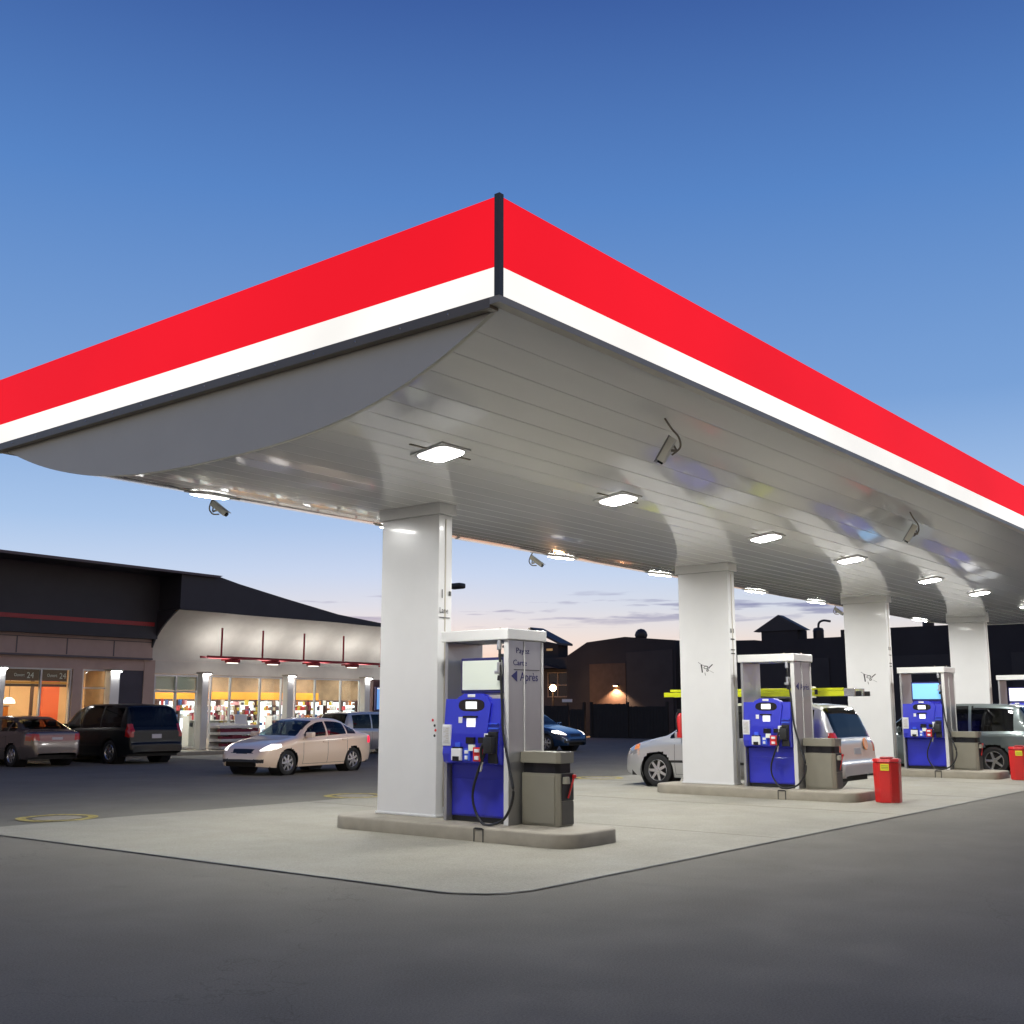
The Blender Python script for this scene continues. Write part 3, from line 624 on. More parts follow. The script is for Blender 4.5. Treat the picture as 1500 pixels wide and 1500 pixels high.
def make_car(name, label, cat, sp, loc, heading, pm, glass='autoglass', head='headlamp_off', tail='tail', group=None):
    root = thing(name, label, cat, loc, R(heading), group)
    L, Wd = sp['L'], sp['W']; hw = Wd/2
    zt = pchip(*zip(*sp['top'])); zbf = linf(sp['bot']); zsf = pchip(*zip(*sp['belt'])); wf = pchip(*zip(*sp['plan'])); wrf = linf(sp['rail'])
    # d sampling by arc length of top profile and plan
    dd = np.linspace(0, L, 3000); arc = np.concatenate([[0], np.cumsum(np.sqrt(np.diff(dd)**2 + np.diff(zt(dd))**2 + np.diff(wf(dd))**2))])
    nu = sp.get('nu', 270); D = np.interp(np.linspace(0, arc[-1], nu), arc, dd)
    segs = [14, 6, 3, 14, 3, 8]
    rows = []
    for d in D:
        top = float(zt(d)); zb = min(float(zbf(d)), top-.01); zsh = min(float(zsf(d)), top-.015); zsh = max(zsh, zb+.005)
        w = float(wf(d)); g = max(0, top-zsh); gf = min(1, g/.3)
        wr = w*(1-gf) * .90 + float(wrf(d))*gf*w if gf < 1 else float(wrf(d))*w
        zr = top - (.012 + .055*gf)
        zr = max(zr, zsh+.003)
        K = [(w*.93, zb), (w, zb+.45*(zsh-zb)), (w*.99, zsh-.07*min(1, (zsh-zb)/.3)), (w*.955, zsh), (wr, zr), (wr*.86, (zr*.25+top*.75)), (0, top)]
        r = []
        for si, n in enumerate(segs):
            a, b = K[si], K[si+1]
            for k in range(n):
                t_ = k/n; y_ = a[0]+(b[0]-a[0])*t_; z_ = a[1]+(b[1]-a[1])*t_
                if si == 3: y_ += .025*gf*math.sin(math.pi*t_)
                if si == 0: y_ += .012*math.sin(math.pi*t_)
                r.append([y_, z_, si, d])
        r.append([0, top, 5, d]); rows.append(r)
    nv = len(rows[0])
    wx = sp['wheels']; wr_ = sp['wr']; ar = sp.get('arch', wr_+.05)
    for r in rows:                     # pull grid points onto the wheel arch circle
        for q in r:
            if q[2] <= 2:
                for a in wx:
                    e = math.hypot(q[3]-a, q[1]-wr_)
                    if abs(e-ar) < .0135: q[3] = a+(q[3]-a)*ar/e; q[1] = wr_+(q[1]-wr_)*ar/e
    def cls(d, y, z, si):
        if si <= 2:
            for a in wx:
                if (d-a)**2 + (z-wr_)**2 < ar**2: return 'hole'
        for nm, fn in sp['lamps']:
            if fn(d, y, z, si): return nm
        if si == 3:
            zr = float(zt(d)) - .067; zl = float(zsf(d))
            if zr - zl > .10:
                for j, (a, b) in enumerate(sp['win']):
                    if a < d < b and zl+.015 < z < zr-.022: return 'win%d' % j
        if si >= 4:
            for nm in ('ws', 'rg'):
                a, b = sp[nm]
                if a < d < b and (abs(y) < float(wrf(d))*float(wf(d))-.05): return nm
        return 'body'
    buckets = {}
    for i in range(nu-1):
        for j in range(nv-1):
            p = [(q_[3], q_[0], q_[1]) for q_ in (rows[i][j], rows[i+1][j], rows[i+1][j+1], rows[i][j+1])]
            c = np.mean(p, axis=0); si = rows[i][j][2]
            k = cls(c[0], c[1], c[2], si)
            if k == 'hole': continue
            for s in (1, -1):
                key = k if k in ('body', 'ws', 'rg') else (k, s)
                if k in ('grille',): key = k
                buckets.setdefault(key, []).append([(L/2-q[0], q[1]*s, q[2]) for q in (p if s > 0 else p[::-1])])
    names = {'body': ('body', pm), 'ws': ('windshield', M[glass if glass == 'autoglass' else 'autoglass']), 'rg': ('rear_window', M[glass])}
    for key, faces in buckets.items():
        bm = bmesh.new(); cache = {}
        for f in faces:
            vv = []
            for q in f:
                kk = (round(q[0], 5), round(q[1], 5), round(q[2], 5))
                if kk not in cache: cache[kk] = bm.verts.new(q)
                if cache[kk] not in vv: vv.append(cache[kk])
            if len(vv) >= 3:
                try: bm.faces.new(vv)
                except ValueError: pass
        if isinstance(key, tuple):
            k, s = key
            if k.startswith('win'): nm, m_ = 'side_window', M[glass if k != 'win0' else 'autoglass']
            elif k == 'head': nm, m_ = 'headlight', M[head]
            elif k == 'tail': nm, m_ = 'taillight', M[tail]
            elif k == 'amber': nm, m_ = 'turn_signal', M['amber']
            elif k == 'trim': nm, m_ = 'bumper_trim', M['black']
            elif k == 'intake': nm, m_ = 'air_intake', M['black']
            elif k == 'foot': nm, m_ = 'lower_trim', sp.get('footmat', M['fence'])
            else: nm, m_ = k, M['black']
        elif key == 'grille': nm, m_ = 'grille', M['black']
        else: nm, m_ = names[key]
        obj(nm, bm, m_, root, True, 38)
    # floor, wheel wells, cabin
    bm = bmesh.new(); bx(bm, -L/2+.25, L/2-.25, -hw*.86, hw*.86, float(zbf(L/2))+.01, float(zbf(L/2))+.12); obj('underbody', bm, M['fence'], root)
    bm = bmesh.new(); bx(bm, L/2-sp['cab'][1], L/2-sp['cab'][0], -hw*.82, hw*.82, float(zbf(L/2))+.13, float(zsf(L/2))-.10)
    obj('cabin_floor', bm, M['fence'], root)
    for ds in sp['seats']:
        for sy in (-.38, .38):
            bm = bmesh.new(); X = L/2-ds; zc = float(zsf(ds))
            bx(bm, X-.28, X-.12, hw*sy-.22+hw*sy*.1, hw*sy+.22+hw*sy*.1, zc-.25, zc+.14, .05); bx(bm, X-.26, X-.16, hw*sy-.12+hw*sy*.1, hw*sy+.12+hw*sy*.1, zc+.15, zc+.30, .04); obj('seat', bm, sp.get('seatmat', M['fence']), root, True, 40)
    for a in wx:
        for s in (1, -1):
            X = L/2-a; yo = float(wf(a))*.985
            bm = bmesh.new(); mt = Matrix.Translation((X, s*yo, wr_)) @ Matrix.Rotation(R(-90*s), 4, 'X')
            lathe(bm, [(ar+.012, -.012), (ar+.012, -.34), (.001, -.34)], 36, mt); obj('wheel_well', bm, M['black'], root, True, 40)
            make_wheel(root, X, s*(yo-.03), s, wr_, sp.get('rimmat', M['alloy']), sp.get('spokes', 7))
    # door seams, handles, mirrors, plates
    bm = bmesh.new()
    def surf(d, z):
        top = float(zt(d)); zb = float(zbf(d)); zsh = float(zsf(d)); w = float(wf(d)); zm = zb+.45*(zsh-zb); z2 = zsh-.07
        if z < zm: t_ = (z-zb)/(zm-zb); return w*(.93+.07*t_)+.012*math.sin(math.pi*t_)
        if z < z2: return w*(1-.01*(z-zm)/(z2-zm))
        return w*(.99-.035*(z-z2)/.07)
    for d in sp['seams']:
        for s in (1, -1):
            zz = np.linspace(float(zbf(d))+.06, float(zsf(d))-.01, 8); tube(bm, [(L/2-d, s*(surf(d, z)-.001), z) for z in zz], .0045, 5, 2)
    for s in (1, -1):
        ds = np.linspace(sp['seams'][0], sp['seams'][-1], 12); zq = float(zbf(L/2))+.06
        tube(bm, [(L/2-d, s*(surf(d, zq)-.001), zq) for d in ds], .004, 5, 1)
    obj('door_seams', bm, M['black'], root)
    for d in sp['handles']:
        for s in (1, -1):
            z = float(zsf(d))-.12; y = surf(d, z)
            bm = bmesh.new(); bx(bm, L/2-d-.09, L/2-d+.09, s*y-.012, s*y+.022, z-.014, z+.014, .006); obj('door_handle', bm, pm, root, True, 40)
    for s in (1, -1):
        d = sp['mir']; z = float(zsf(d))+.07; y = float(wf(d))*.97
        bm = bmesh.new(); bx(bm, L/2-d-.07, L/2-d+.07, s*(y+.02)-.005, s*(y+.02)+.2*s, z-.06, z+.075, .03); bx(bm, L/2-d-.03, L/2-d+.03, s*y-.03, s*y+.05, z-.06, z-.02); obj('side_mirror', bm, pm, root, True, 50)
    if 'plate' in sp:
        zp = sp['plate']; bm = bmesh.new(); dp = next(x for x in np.linspace(L, L-.6, 200) if float(zt(x)) > zp+.06)
        bx(bm, -(dp-L/2)-.014, -(dp-L/2)+.02, -.16, .16, zp-.06, zp+.06, .003); obj('licence_plate', bm, M['plate'], root)
    return root

def sedan_spec(L=4.3, Wd=1.68, H=1.36, lampv=1):
    k = L/4.5; h = H/1.46
    sc = lambda pts: [(a*k, b*h) for a, b in pts]
    top = sc([(0, .36), (.02, .50), (.07, .60), (.16, .69), (.4, .79), (.8, .89), (1.15, .955), (1.3, .99), (1.6, 1.18), (1.9, 1.36), (2.15, 1.435), (2.5, 1.46), (2.9, 1.44), (3.25, 1.37), (3.6, 1.22), (3.9, 1.08), (4.05, 1.045), (4.3, 1.02), (4.42, .98), (4.46, .80), (4.49, .60), (4.5, .4)])
    belt = sc([(0, .34), (.1, .58), (.4, .74), (.8, .84), (1.3, .92), (2.5, .955), (3.6, 1.0), (4.1, 1.0), (4.4, .95), (4.5, .5)])
    bot = [(0, .24*h), (.5*k, .20*h), (L-.6, .21*h), (L, .30*h)]
    hw = Wd/2
    plan = [(0, hw*.62), (.05*k, hw*.74), (.2*k, hw*.88), (.5*k, hw*.965), (1.2*k, hw), (3.2*k, hw), (4.0*k, hw*.96), (4.35*k, hw*.86), (4.47*k, hw*.76), (L, hw*.66)]
    lamps = [('head', lambda d, y, z, si: .07*k < d < .60*k and y > hw*.52 and .61*h+d*.17 < z < (.685*h+d*.25 if d < .35*k else .80*h-(d-.35*k)*.02) and si <= 4),
             ('grille', lambda d, y, z, si: d < .14*k and y < hw*.40 and .56*h < z < .68*h),
             ('intake', lambda d, y, z, si: d < .22*k and y < hw*.80 and .33*h < z < .42*h),
             ('tail', lambda d, y, z, si: d > L-.32*k and y > hw*.60 and .76*h < z < .945*h),
             ('foot', lambda d, y, z, si: z < .24*h and d > L-.5)]
    return dict(L=L, W=Wd, top=top, belt=belt, bot=bot, plan=plan, rail=[(0, .9), (1.2*k, .80), (2.2*k, .74), (3.2*k, .72), (3.9*k, .74), (L, .9)], wheels=[.86*k, 3.52*k], wr=.31*h*1.03, arch=.365*h,
                lamps=lamps, win=[(1.45*k, 2.36*k), (2.44*k, 3.20*k), (3.26*k, 3.62*k)], ws=(1.3*k, 1.98*k), rg=(3.28*k, 3.94*k), cab=(1.4*k, 3.7*k), seats=[2.3*k, 3.2*k],
                seams=[1.42*k, 2.40*k, 3.22*k], handles=[2.28*k, 3.1*k], mir=1.55*k, plate=.78*h)
def van_spec(L=5.05, Wd=1.95, H=1.72, rack=True, lower=None):
    h = H/1.75; hw = Wd/2; k = L/5.1
    sc = lambda pts: [(a*k, b*h) for a, b in pts]
    top = sc([(0, .40), (.02, .58), (.06, .70), (.2, .82), (.5, .93), (.9, 1.02), (1.15, 1.08), (1.5, 1.32), (1.85, 1.56), (2.15, 1.68), (2.6, 1.74), (3.6, 1.75), (4.4, 1.72), (4.62, 1.68), (4.72, 1.58), (4.85, 1.30), (4.95, 1.05), (5.0, .98), (5.03, .62), (5.09, .58), (5.1, .36)])
    belt = sc([(0, .38), (.1, .66), (.5, .86), (1.1, .98), (2.5, 1.02), (4.5, 1.06), (4.85, 1.04), (5.0, .93), (5.1, .5)])
    bot = [(0, .27*h), (.5, .20*h), (L-.6, .22*h), (L, .32*h)]
    plan = [(0, hw*.64), (.06*k, hw*.76), (.25*k, hw*.88), (.6*k, hw*.965), (1.3*k, hw), (4.2*k, hw*.985), (4.7*k, hw*.955), (4.95*k, hw*.92), (5.06*k, hw*.88), (L, hw*.82)]
    lamps = [('amber', lambda d, y, z, si: .34*k < d < .52*k and y > hw*.8 and .76*h < z < .88*h and si <= 3),
             ('head', lambda d, y, z, si: .06*k < d < .52*k and y > hw*.50 and .66*h < z < .86*h),
             ('grille', lambda d, y, z, si: d < .14*k and y < hw*.46 and .58*h < z < .78*h),
             ('tail', lambda d, y, z, si: d > 4.80*k and y > hw*.76 and .78*h < z < 1.16*h),
             ('trim', lambda d, y, z, si: si <= 1 and .50*h < z < .55*h and 1.25*k < d < 3.7*k)]
    return dict(L=L, W=Wd, top=top, belt=belt, bot=bot, plan=plan, rail=[(0, .9), (1.2*k, .84), (2.2*k, .80), (4.5*k, .80), (4.7*k, .84), (L, .97)], wheels=[.96*k, 4.0*k], wr=.34*h, arch=.40*h,
                lamps=lamps, win=[(1.3*k, 2.36*k), (2.44*k, 3.42*k), (3.50*k, 4.52*k)], ws=(1.18*k, 1.98*k), rg=(4.66*k, 4.94*k), cab=(1.4*k, 4.6*k), seats=[2.4*k, 3.3*k],
                seams=[1.42*k, 2.40*k, 3.46*k], handles=[2.26*k, 2.6*k], mir=1.62*k, plate=.80*h)
def wagon_spec(L=4.5, Wd=1.82, H=1.62, frost=False):
    s = van_spec(L, Wd, H); return s

P_champ = paint('paint_champagne', (.88, .70, .54), .05, .3)
P_brown = paint('paint_bronze', (.17, .145, .135), .5, .25)
P_black = mat('paint_black', (.006, .008, .009), .35, coat=.25, spec=.3)
P_silver = paint('paint_silver', (.50, .50, .50), .45, .32)
P_green = paint('paint_grey_green', (.13, .16, .16), .5, .28)
P_blue = paint('paint_dark_blue', (.012, .045, .12), .4, .22)
P_orange = paint('paint_orange', (.55, .17, .05), .1, .35)

def place(front_axle_xy, heading, sp):
    a = R(heading); d = sp['L']/2 - sp['wheels'][0]
    return (front_axle_xy[0]-d*math.cos(a), front_axle_xy[1]-d*math.sin(a), 0)
s1 = sedan_spec(4.1, 1.66, 1.35)
make_car('sedan', 'champagne sedan with headlights on driving past the store entrance', 'car', s1, place((17.75, 22.1), 187.5, s1), 187.5, P_champ, 'autoglass', 'headlamp_on', 'tail_on')
s2 = sedan_spec(4.4, 1.70, 1.38)
make_car('sedan', 'bronze grey sedan parked nose to the coffee shop window, seen from behind', 'car', s2, (16.45, 29.3+2.2, 0), 90, P_brown)
s3 = van_spec(4.9, 1.92, 1.72)
make_car('minivan', 'black minivan parked nose in beside the store doors', 'van', s3, (19.2, 28.7+2.45, 0), 90, P_black, 'autoglass_dark')
s4 = van_spec(4.85, 1.95, 1.69)
v4 = make_car('minivan', 'silver minivan carrying a yellow ladder, stopped at the second pump', 'van', s4, (20.9, 13.25-2.425, 0), 90, P_silver, 'autoglass_dark')
# bright sticker and shield on its tailgate
bm = bmesh.new(); lathe(bm, [(.001, 0), (.10, 0), (.12, -.01)], 20, Matrix.Translation((-2.36, -.38, .90)) @ Matrix.Rotation(R(-90+8), 4, 'Y')); obj('tailgate_emblem', bm, M['amber'], v4)
# roof rack
for xx in (.9, -.7):
    bm = bmesh.new(); bx(bm, xx-.03, xx+.03, -.75, .75, 1.76, 1.80, .008)
    for s in (-1, 1): bx(bm, xx-.04, xx+.04, s*.72-.03, s*.72+.03, 1.64, 1.77, .008)
    obj('roof_rack', bm, M['black'], v4)
t = thing('ladder', 'long yellow fibreglass ladder lying on the silver minivan roof rack', 'ladder', (20.42, 10.3, 1.80))
for zz in (.0,):
    for xx in (0, .42):
        bm = bmesh.new(); bx(bm, xx-.02, xx+.02, -1.95, 2.1, zz, zz+.09, .006); obj('rail', bm, M['yellow'], t)
        bm = bmesh.new(); bx(bm, xx-.015, xx+.03, -1.8, 1.95, zz+.10, zz+.15, .006); obj('fly_rail', bm, M['yellow'], t)
for y in np.arange(-1.8, 2.0, .3):
    bm = bmesh.new(); cyl(bm, (0, y, .045), (.42, y, .045), .016, 8); obj('rung', bm, M['alloy'], t)
for y in (-2.1, ):
    for xx in (0, .42):
        bm = bmesh.new(); bx(bm, xx-.025, xx+.025, y-.04, y+.06, -.005, .085, .01); obj('foot', bm, M['fence'], t)
        bm = bmesh.new(); bx(bm, xx-.028, xx+.028, y+.07, y+.28, -.008, .14, .008); obj('end_cap', bm, M['alloy'], t)
for y in (-1.05, -.98, -.90):
    bm = bmesh.new(); bx(bm, -.05, .47, y, y+.03, -.03, .185, .005); obj('strap', bm, M['end_grey'], t)
for y in (1.55, .45, -1.3):
    bm = bmesh.new(); bx(bm, -.03, -.022, y, y+.06, .03, .12); obj('bracket', bm, M['black'], t)

s5 = van_spec(4.85, 1.9, 1.70); s5['lamps'] = [q for q in s5['lamps'] if q[0] != 'trim']; s5['spokes'] = 5
make_car('estate_car', 'grey green estate car refuelling at the third pump, cut by the right edge', 'car', s5, (29.55, 7.2+2.42, 0), 90, P_green, 'autoglass_dark')
bm = bmesh.new()
s6 = van_spec(4.2, 1.72, 1.48); s6['lamps'] = [q for q in s6['lamps'] if q[0] != 'trim']; s6['spokes'] = 5
make_car('hatchback', 'silver hatchback parked behind the champagne sedan, half hidden by the nearest pillar', 'car', s6, (26.75+2.1, 29.9, 0), 0, P_silver, 'autoglass_dark')
s7 = sedan_spec(4.2, 1.68, 1.32)
make_car('compact_car', 'orange car almost wholly hidden behind the nearest pillar', 'car', s7, (26.6, 25.6, 0), 229, P_orange)
s8 = sedan_spec(4.5, 1.72, 1.42)
make_car('sedan', 'dark blue sedan with lit headlight emerging behind the nearest pump', 'car', s8, (34.7, 24.9+2.25, 0), -90, P_blue, 'autoglass_dark', 'headlamp_on')

# ------------------------------------------------------------------ store
st = thing('convenience_store', 'low store with dark roof, lit shop windows and curved white entrance awning', 'building', (24, 35, 0))
def sp_(o): o.matrix_parent_inverse = Matrix.Translation((-24, -35, 0)); return o
def sbox(name, *a, parent=None, bev=0, m=None):
    bm = bmesh.new(); bx(bm, *a, bev=bev); o = obj(name, bm, m, parent or st)
    if parent is None: sp_(o)
    return o
XL, XR = 8.0, 38.2
# upper pink band with shallow panels; lower band
sbox('wall_band', XL, 22.86, 34.8, 35.3, 3.26, 3.98, m=M['pink_wall'])
bm = bmesh.new()
for x in np.arange(9.3, 22.8, 1.72):
    bx(bm, x-.02, x+.02, 34.79, 34.799, 3.34, 3.86)
bx(bm, XL, 22.86, 34.785, 34.799, 3.86, 3.89); bx(bm, XL, 22.86, 34.76, 34.799, 3.26, 3.32)
sp_(obj('band_moulding', bm, M['dark_edge'], st))
sbox('wall_header', XL, 22.62, 34.9, 35.2, 2.88, 3.26, m=M['pink_wall'])
sbox('wall_header', 22.86, XR, 34.9, 35.2, 2.80, 3.26, m=M['grey_wall'])
sbox('wall_pier', 21.3, 22.62, 34.92, 35.2, .12, 2.88, m=M['dark_block'])
sbox('wall_pier', 22.62, 23.05, 34.88, 35.2, .12, 3.26, m=M['pink_wall'])
sbox('wall_pier', 19.95, 20.30, 34.88, 35.2, .12, 2.88, m=M['pink_wall'])
sbox('wall_pier', 33.75, XR, 34.9, 35.2, .12, 2.80, m=M['int_dark'])
sbox('wall_pier', XL, 17.6, 34.9, 35.2, .12, 2.88, m=M['pink_wall'])
# dark upper facade
bm = bmesh.new(); prism(bm, [(XL, 3.982), (22.86, 3.982), (22.86, 6.27), (XL, 6.37)], lambda p: (p[0], 34.55, p[1]), lambda p: (p[0], 50, p[1])); sp_(obj('roof', bm, M['dark_roof'], st))
yf = 33.3
k_ = yf/35
# right block whose front is the cove awning; roof line falls to the right
prof = [(22.87, 4.99), (25.5, 4.95), (30.2, 4.95), (33.3, 4.90), (36.3, 4.84), (36.3, 4.86), (34.2, 4.92), (32.6, 5.06), (30.2, 5.27), (27.6, 5.68), (25.35, 6.06), (24.35, 6.27), (22.87, 6.29)]
bm = bmesh.new(); prism(bm, prof, lambda p: (p[0], yf, p[1]), lambda p: (p[0], 50, p[1])); sp_(obj('roof', bm, M['dark_roof'], st))
bm = bmesh.new(); prism(bm, [(XL, 6.30), (24.3, 6.19), (24.5, 6.27), (XL, 6.39)], lambda p: (p[0], yf-.15, p[1]), lambda p: (p[0], yf-.003, p[1])); sp_(obj('roof_edge', bm, M['dark_edge'], st))
bm = bmesh.new(); prism(bm, [(XL, 6.31), (22.87, 6.21), (22.87, 6.29), (XL, 6.39)], lambda p: (p[0], yf, p[1]), lambda p: (p[0], 34.548, p[1])); sp_(obj('eave', bm, M['dark_roof'], st))
sbox('red_stripe', XL, 22.7, 34.53, 34.548, 4.42, 4.56, m=M['red_dark'])
# cove awning
cove = [(35-.10, 3.262)] + [(34.9 - 1.6*math.sin(a)**1.0*(1-math.cos(a)*.0) if False else 34.9-1.6*(1-math.cos(a)), 3.262+1.70*math.sin(a)) for a in np.linspace(.08, math.pi/2, 16)]
cove = [(34.9 - 1.55*(u**2.1), 3.262 + 1.70*u) for u in np.linspace(0, 1, 18)]
bm = bmesh.new()
for (a0, b0), (a1, b1) in zip(cove, cove[1:]):
    vs = [bm.verts.new(p) for p in ((22.87, a0, b0), (36.3, a0, b0), (36.3, a1, b1), (22.87, a1, b1))]; bm.faces.new(vs)
bmesh.ops.remove_doubles(bm, verts=bm.verts, dist=1e-4); aw = sp_(obj('awning', bm, M['grey_wall'], st, True))
bm = bmesh.new(); poly = [(a-.012, b) for a, b in cove] + [(34.95, 4.97), (34.95, 3.262)]
prism(bm, poly, lambda p: (22.80, p[0], p[1]), lambda p: (22.868, p[0], p[1])); sp_(obj('awning_end', bm, M['dark_roof'], st))
# dark cheek between wall band and cove end
# walls of room
sbox('side_wall', XR-.2, XR, 35.2, 50, .12, 5.0, m=M['dark_wall'])
sbox('interior_floor', XL, XR-.2, 35.0, 44, .10, .14, m=M['int_floor'])
sbox('interior_ceiling', XL, XR-.2, 35.2, 44, 3.0, 3.05, m=M['int_white'])
sbox('partition', 22.3, 22.5, 35.2, 44, .14, 3.0, m=M['int_brown'])
sbox('interior_wall', XL, 20.0, 38.2, 38.3, .14, 3.0, m=M['int_tan'])
sbox('interior_wall', 20.62, 21.25, 38.0, 38.1, .14, 3.0, m=M['int_orange'])
sbox('interior_wall', 21.27, 22.3, 38.1, 38.2, .14, 3.0, m=M['int_tan'])
sbox('interior_wall', 20.0, 20.9, 38.2, 38.3, .14, 3.0, m=M['int_tan'])
sbox('interior_wall', 22.5, XR-.2, 38.5, 38.6, .14, 3.0, m=M['int_brown'])
# interior sign bands
sbox('interior_sign', 23.2, 33.6, 38.2, 38.4, 1.95, 2.25, m=M['orange_band'])
for a, b in ((XL, 21.3),):
    for x in np.arange(10.4, 21.5, 2.2): sbox('ceiling_panel', x, x+1.2, 36.0, 36.6, 2.97, 2.995, m=M['warm_light'])
for x in np.arange(23.2, 37, 2.3):
    for y in (36.0, 37.4): sbox('ceiling_panel', x, x+1.2, y, y+.5, 2.97, 2.995, m=M['ceiling_light'])
# coolers along the back wall
for i, x in enumerate(np.arange(23.3, 36.6, .95)):
    c = sbox('cooler', x, x+.90, 37.9, 38.45, .14, 1.94, m=M['int_dark'], bev=.01)
    bm = bmesh.new(); bx(bm, x+.12, x+.78, 37.87, 37.899, .5, 1.86); sp2 = obj('cooler_door', bm, M['cooler_light'], st); sp_(sp2)
# stock: colourful packets, countless
bm = bmesh.new()
pal = ['red', 'yellow_label', 'white', 'int_orange', 'blue_light', 'int_dark', 'white', 'amber']
stock_m = [mat('pack_%s' % n_, c_, .4) for n_, c_ in (('red', (.45, .03, .04)), ('orange', (.5, .17, .04)), ('white', (.7, .68, .66)), ('cream', (.6, .5, .35)), ('brown', (.16, .08, .05)), ('dark', (.05, .05, .07)), ('maroon', (.2, .02, .04)), ('pink', (.6, .3, .32)), ('yellow', (.55, .42, .06)), ('blue', (.05, .12, .32)), ('pale', (.75, .75, .78)))]
def pack(x, y, z, sx, sz):
    before = len(bm.faces); bx(bm, x-sx/2, x+sx/2, y-.06, y+.06, z, z+sz)
    bm.faces.ensure_lookup_table(); mi = random.randrange(len(stock_m))
    for f in bm.faces[before:]: f.material_index = mi
shelves = []
for (xa, xb, y, zl) in ((23.2, 25.0, 36.6, (.3, .6, .9, 1.15)), (25.6, 28.0, 36.5, (.9, 1.15)), (28.0, 29.0, 36.7, (.5, .8, 1.1, 1.35)), (29.6, 33.6, 36.6, (.6, .9, 1.15)), (26.6, 28.6, 37.6, (1.3, 1.5)), (23.0, 36, 37.80, (.6, .9, 1.2, 1.5, 1.72))):
    for z in zl:
        x = xa
        while x < xb:
            s = random.uniform(.05, .15)
            if random.random() < (.82 if y < 37.7 else .5): pack(x+s/2, y+random.uniform(-.08, .08), z, s*.9, random.uniform(.10, .22))
            x += s
tag(obj('shelf_stock', bm, stock_m), 'jumble of colourful packets on the shelves inside the store', 'stock', kind='stuff')
for n_, (xa, xb, y, zl) in enumerate(((23.2, 25.0, 36.6, (.28, .58, .88, 1.13)), (25.6, 28.0, 36.5, (.88, 1.13)), (29.6, 33.6, 36.6, (.58, .88, 1.13)))):
    bm = bmesh.new()
    for z in zl: bx(bm, xa, xb, y-.2, y+.2, z-.02, z)
    bx(bm, xa, xb, y+.19, y+.21, .14, 1.3); bx(bm, xa-.03, xa, y-.2, y+.2, .14, 1.3); bx(bm, xb, xb+.03, y-.2, y+.2, .14, 1.3)
    tag(obj('display_shelf', bm, M['int_white']), ['shelf of packets just inside the store doors', 'shelf of packets behind the white rack in the store window', 'shelf of packets inside the store right of the middle column'][n_], 'shelf', 'shelves inside the store')
# windows: aluminium frames + panes
def window(x0, x1, z0, z1, bars_x=(), bars_z=(), w=.05, nm='window'):
    bm = bmesh.new(); y0, y1 = 34.94, 35.04
    bx(bm, x0, x0+w, y0, y1, z0, z1); bx(bm, x1-w, x1, y0, y1, z0, z1); bx(bm, x0+w, x1-w, y0, y1, z1-w, z1); bx(bm, x0+w, x1-w, y0, y1, z0, z0+w)
    for b in bars_x: bx(bm, b-w/2, b+w/2, y0-.005, y1-.005, z0+w, z1-w)
    for b in bars_z: bx(bm, x0+w, x1-w, y0+.004, y1-.01, b-w/2, b+w/2)
    f = sp_(obj(nm, bm, M['alu'], st))
    bm = bmesh.new(); bx(bm, x0+w*.5, x1-w*.5, 34.985, 34.993, z0+w*.5, z1-w*.5); p = obj('pane', bm, M['glass'], f); return f
window(17.62, 19.94, .6, 2.88, (18.88,)); sbox('wall_sill', 17.6, 19.95, 34.9, 35.1, .12, .6, m=M['pink_wall'])
window(20.32, 21.28, .14, 2.88, (), (2.26,))
window(23.08, 24.95, .14, 2.78, (24.0,), (2.18,), .07, 'door_frame')
window(25.48, 28.85, .5, 2.78, (26.38, 27.78)); sbox('wall_sill', 25.48, 28.85, 34.9, 35.1, .12, .5, m=M['grey_wall'])
window(29.50, 33.05, .5, 2.78, (30.56, 31.95)); sbox('wall_sill', 29.5, 33.05, 34.9, 35.1, .12, .5, m=M['grey_wall'])
sbox('transom_panel', 23.15, 24.88, 35.06, 35.09, 2.24, 2.72, m=M['end_grey'])
# coffee-shop sign band with lettering
sb = sbox('window_sign', 17.7, 19.88, 35.12, 35.16, 2.46, 2.84, m=M['int_dark'])
for x in (18.10, 19.22):
    text('lettering', 'Ouvert', .15, M['white'], FY(x-.05, 35.117, 2.60), sb, .001, .8); text('lettering', '24', .27, M['white'], FY(x+.38, 35.117, 2.55), sb, .001, .9)
for o in sb.children: o.matrix_parent_inverse = Matrix.Translation((-24, -35, 0)) if False else o.matrix_parent_inverse
sbox('sign_trim', 17.7, 19.88, 35.12, 35.16, 2.37, 2.44, m=M['orange_band']); sbox('sign_trim', 17.7, 19.88, 35.125, 35.165, 2.28, 2.36, m=M['int_dark'])
sbox('interior_post', 19.42, 19.5, 36.5, 36.6, .14, 2.9, m=M['int_dark'])
# columns with lamps
def column(x0, x1, lab):
    t = thing('shop_column', lab, 'column', ((x0+x1)/2, 34.4, .12), 0, 'white lamplit columns along the shop front')
    w = (x1-x0)/2; bm = bmesh.new(); bx(bm, -w, w, -.15, .15, 0, 2.7, .02); obj('shaft', bm, M['white_metal'], t)
    bm = bmesh.new(); bx(bm, -w-.04, w+.04, -.3, .19, 2.7, 2.76, .01); obj('capital', bm, M['trim_light'], t)
    bm = bmesh.new(); bx(bm, -w*.9, w*.9, -.27, -.17, 2.66, 2.695, .005); obj('downlight', bm, M['sconce'], t)
column(24.62, 24.9, 'white lamplit column right of the store doors')
column(28.55, 28.85, 'white lamplit column above the champagne sedan roof')
column(32.65, 32.95, 'white lamplit column beside the blue sign')
column(20.95, 21.3, 'white lamplit column above the black minivan')
column(16.95, 17.35, 'white lamplit column at the left edge of the picture')
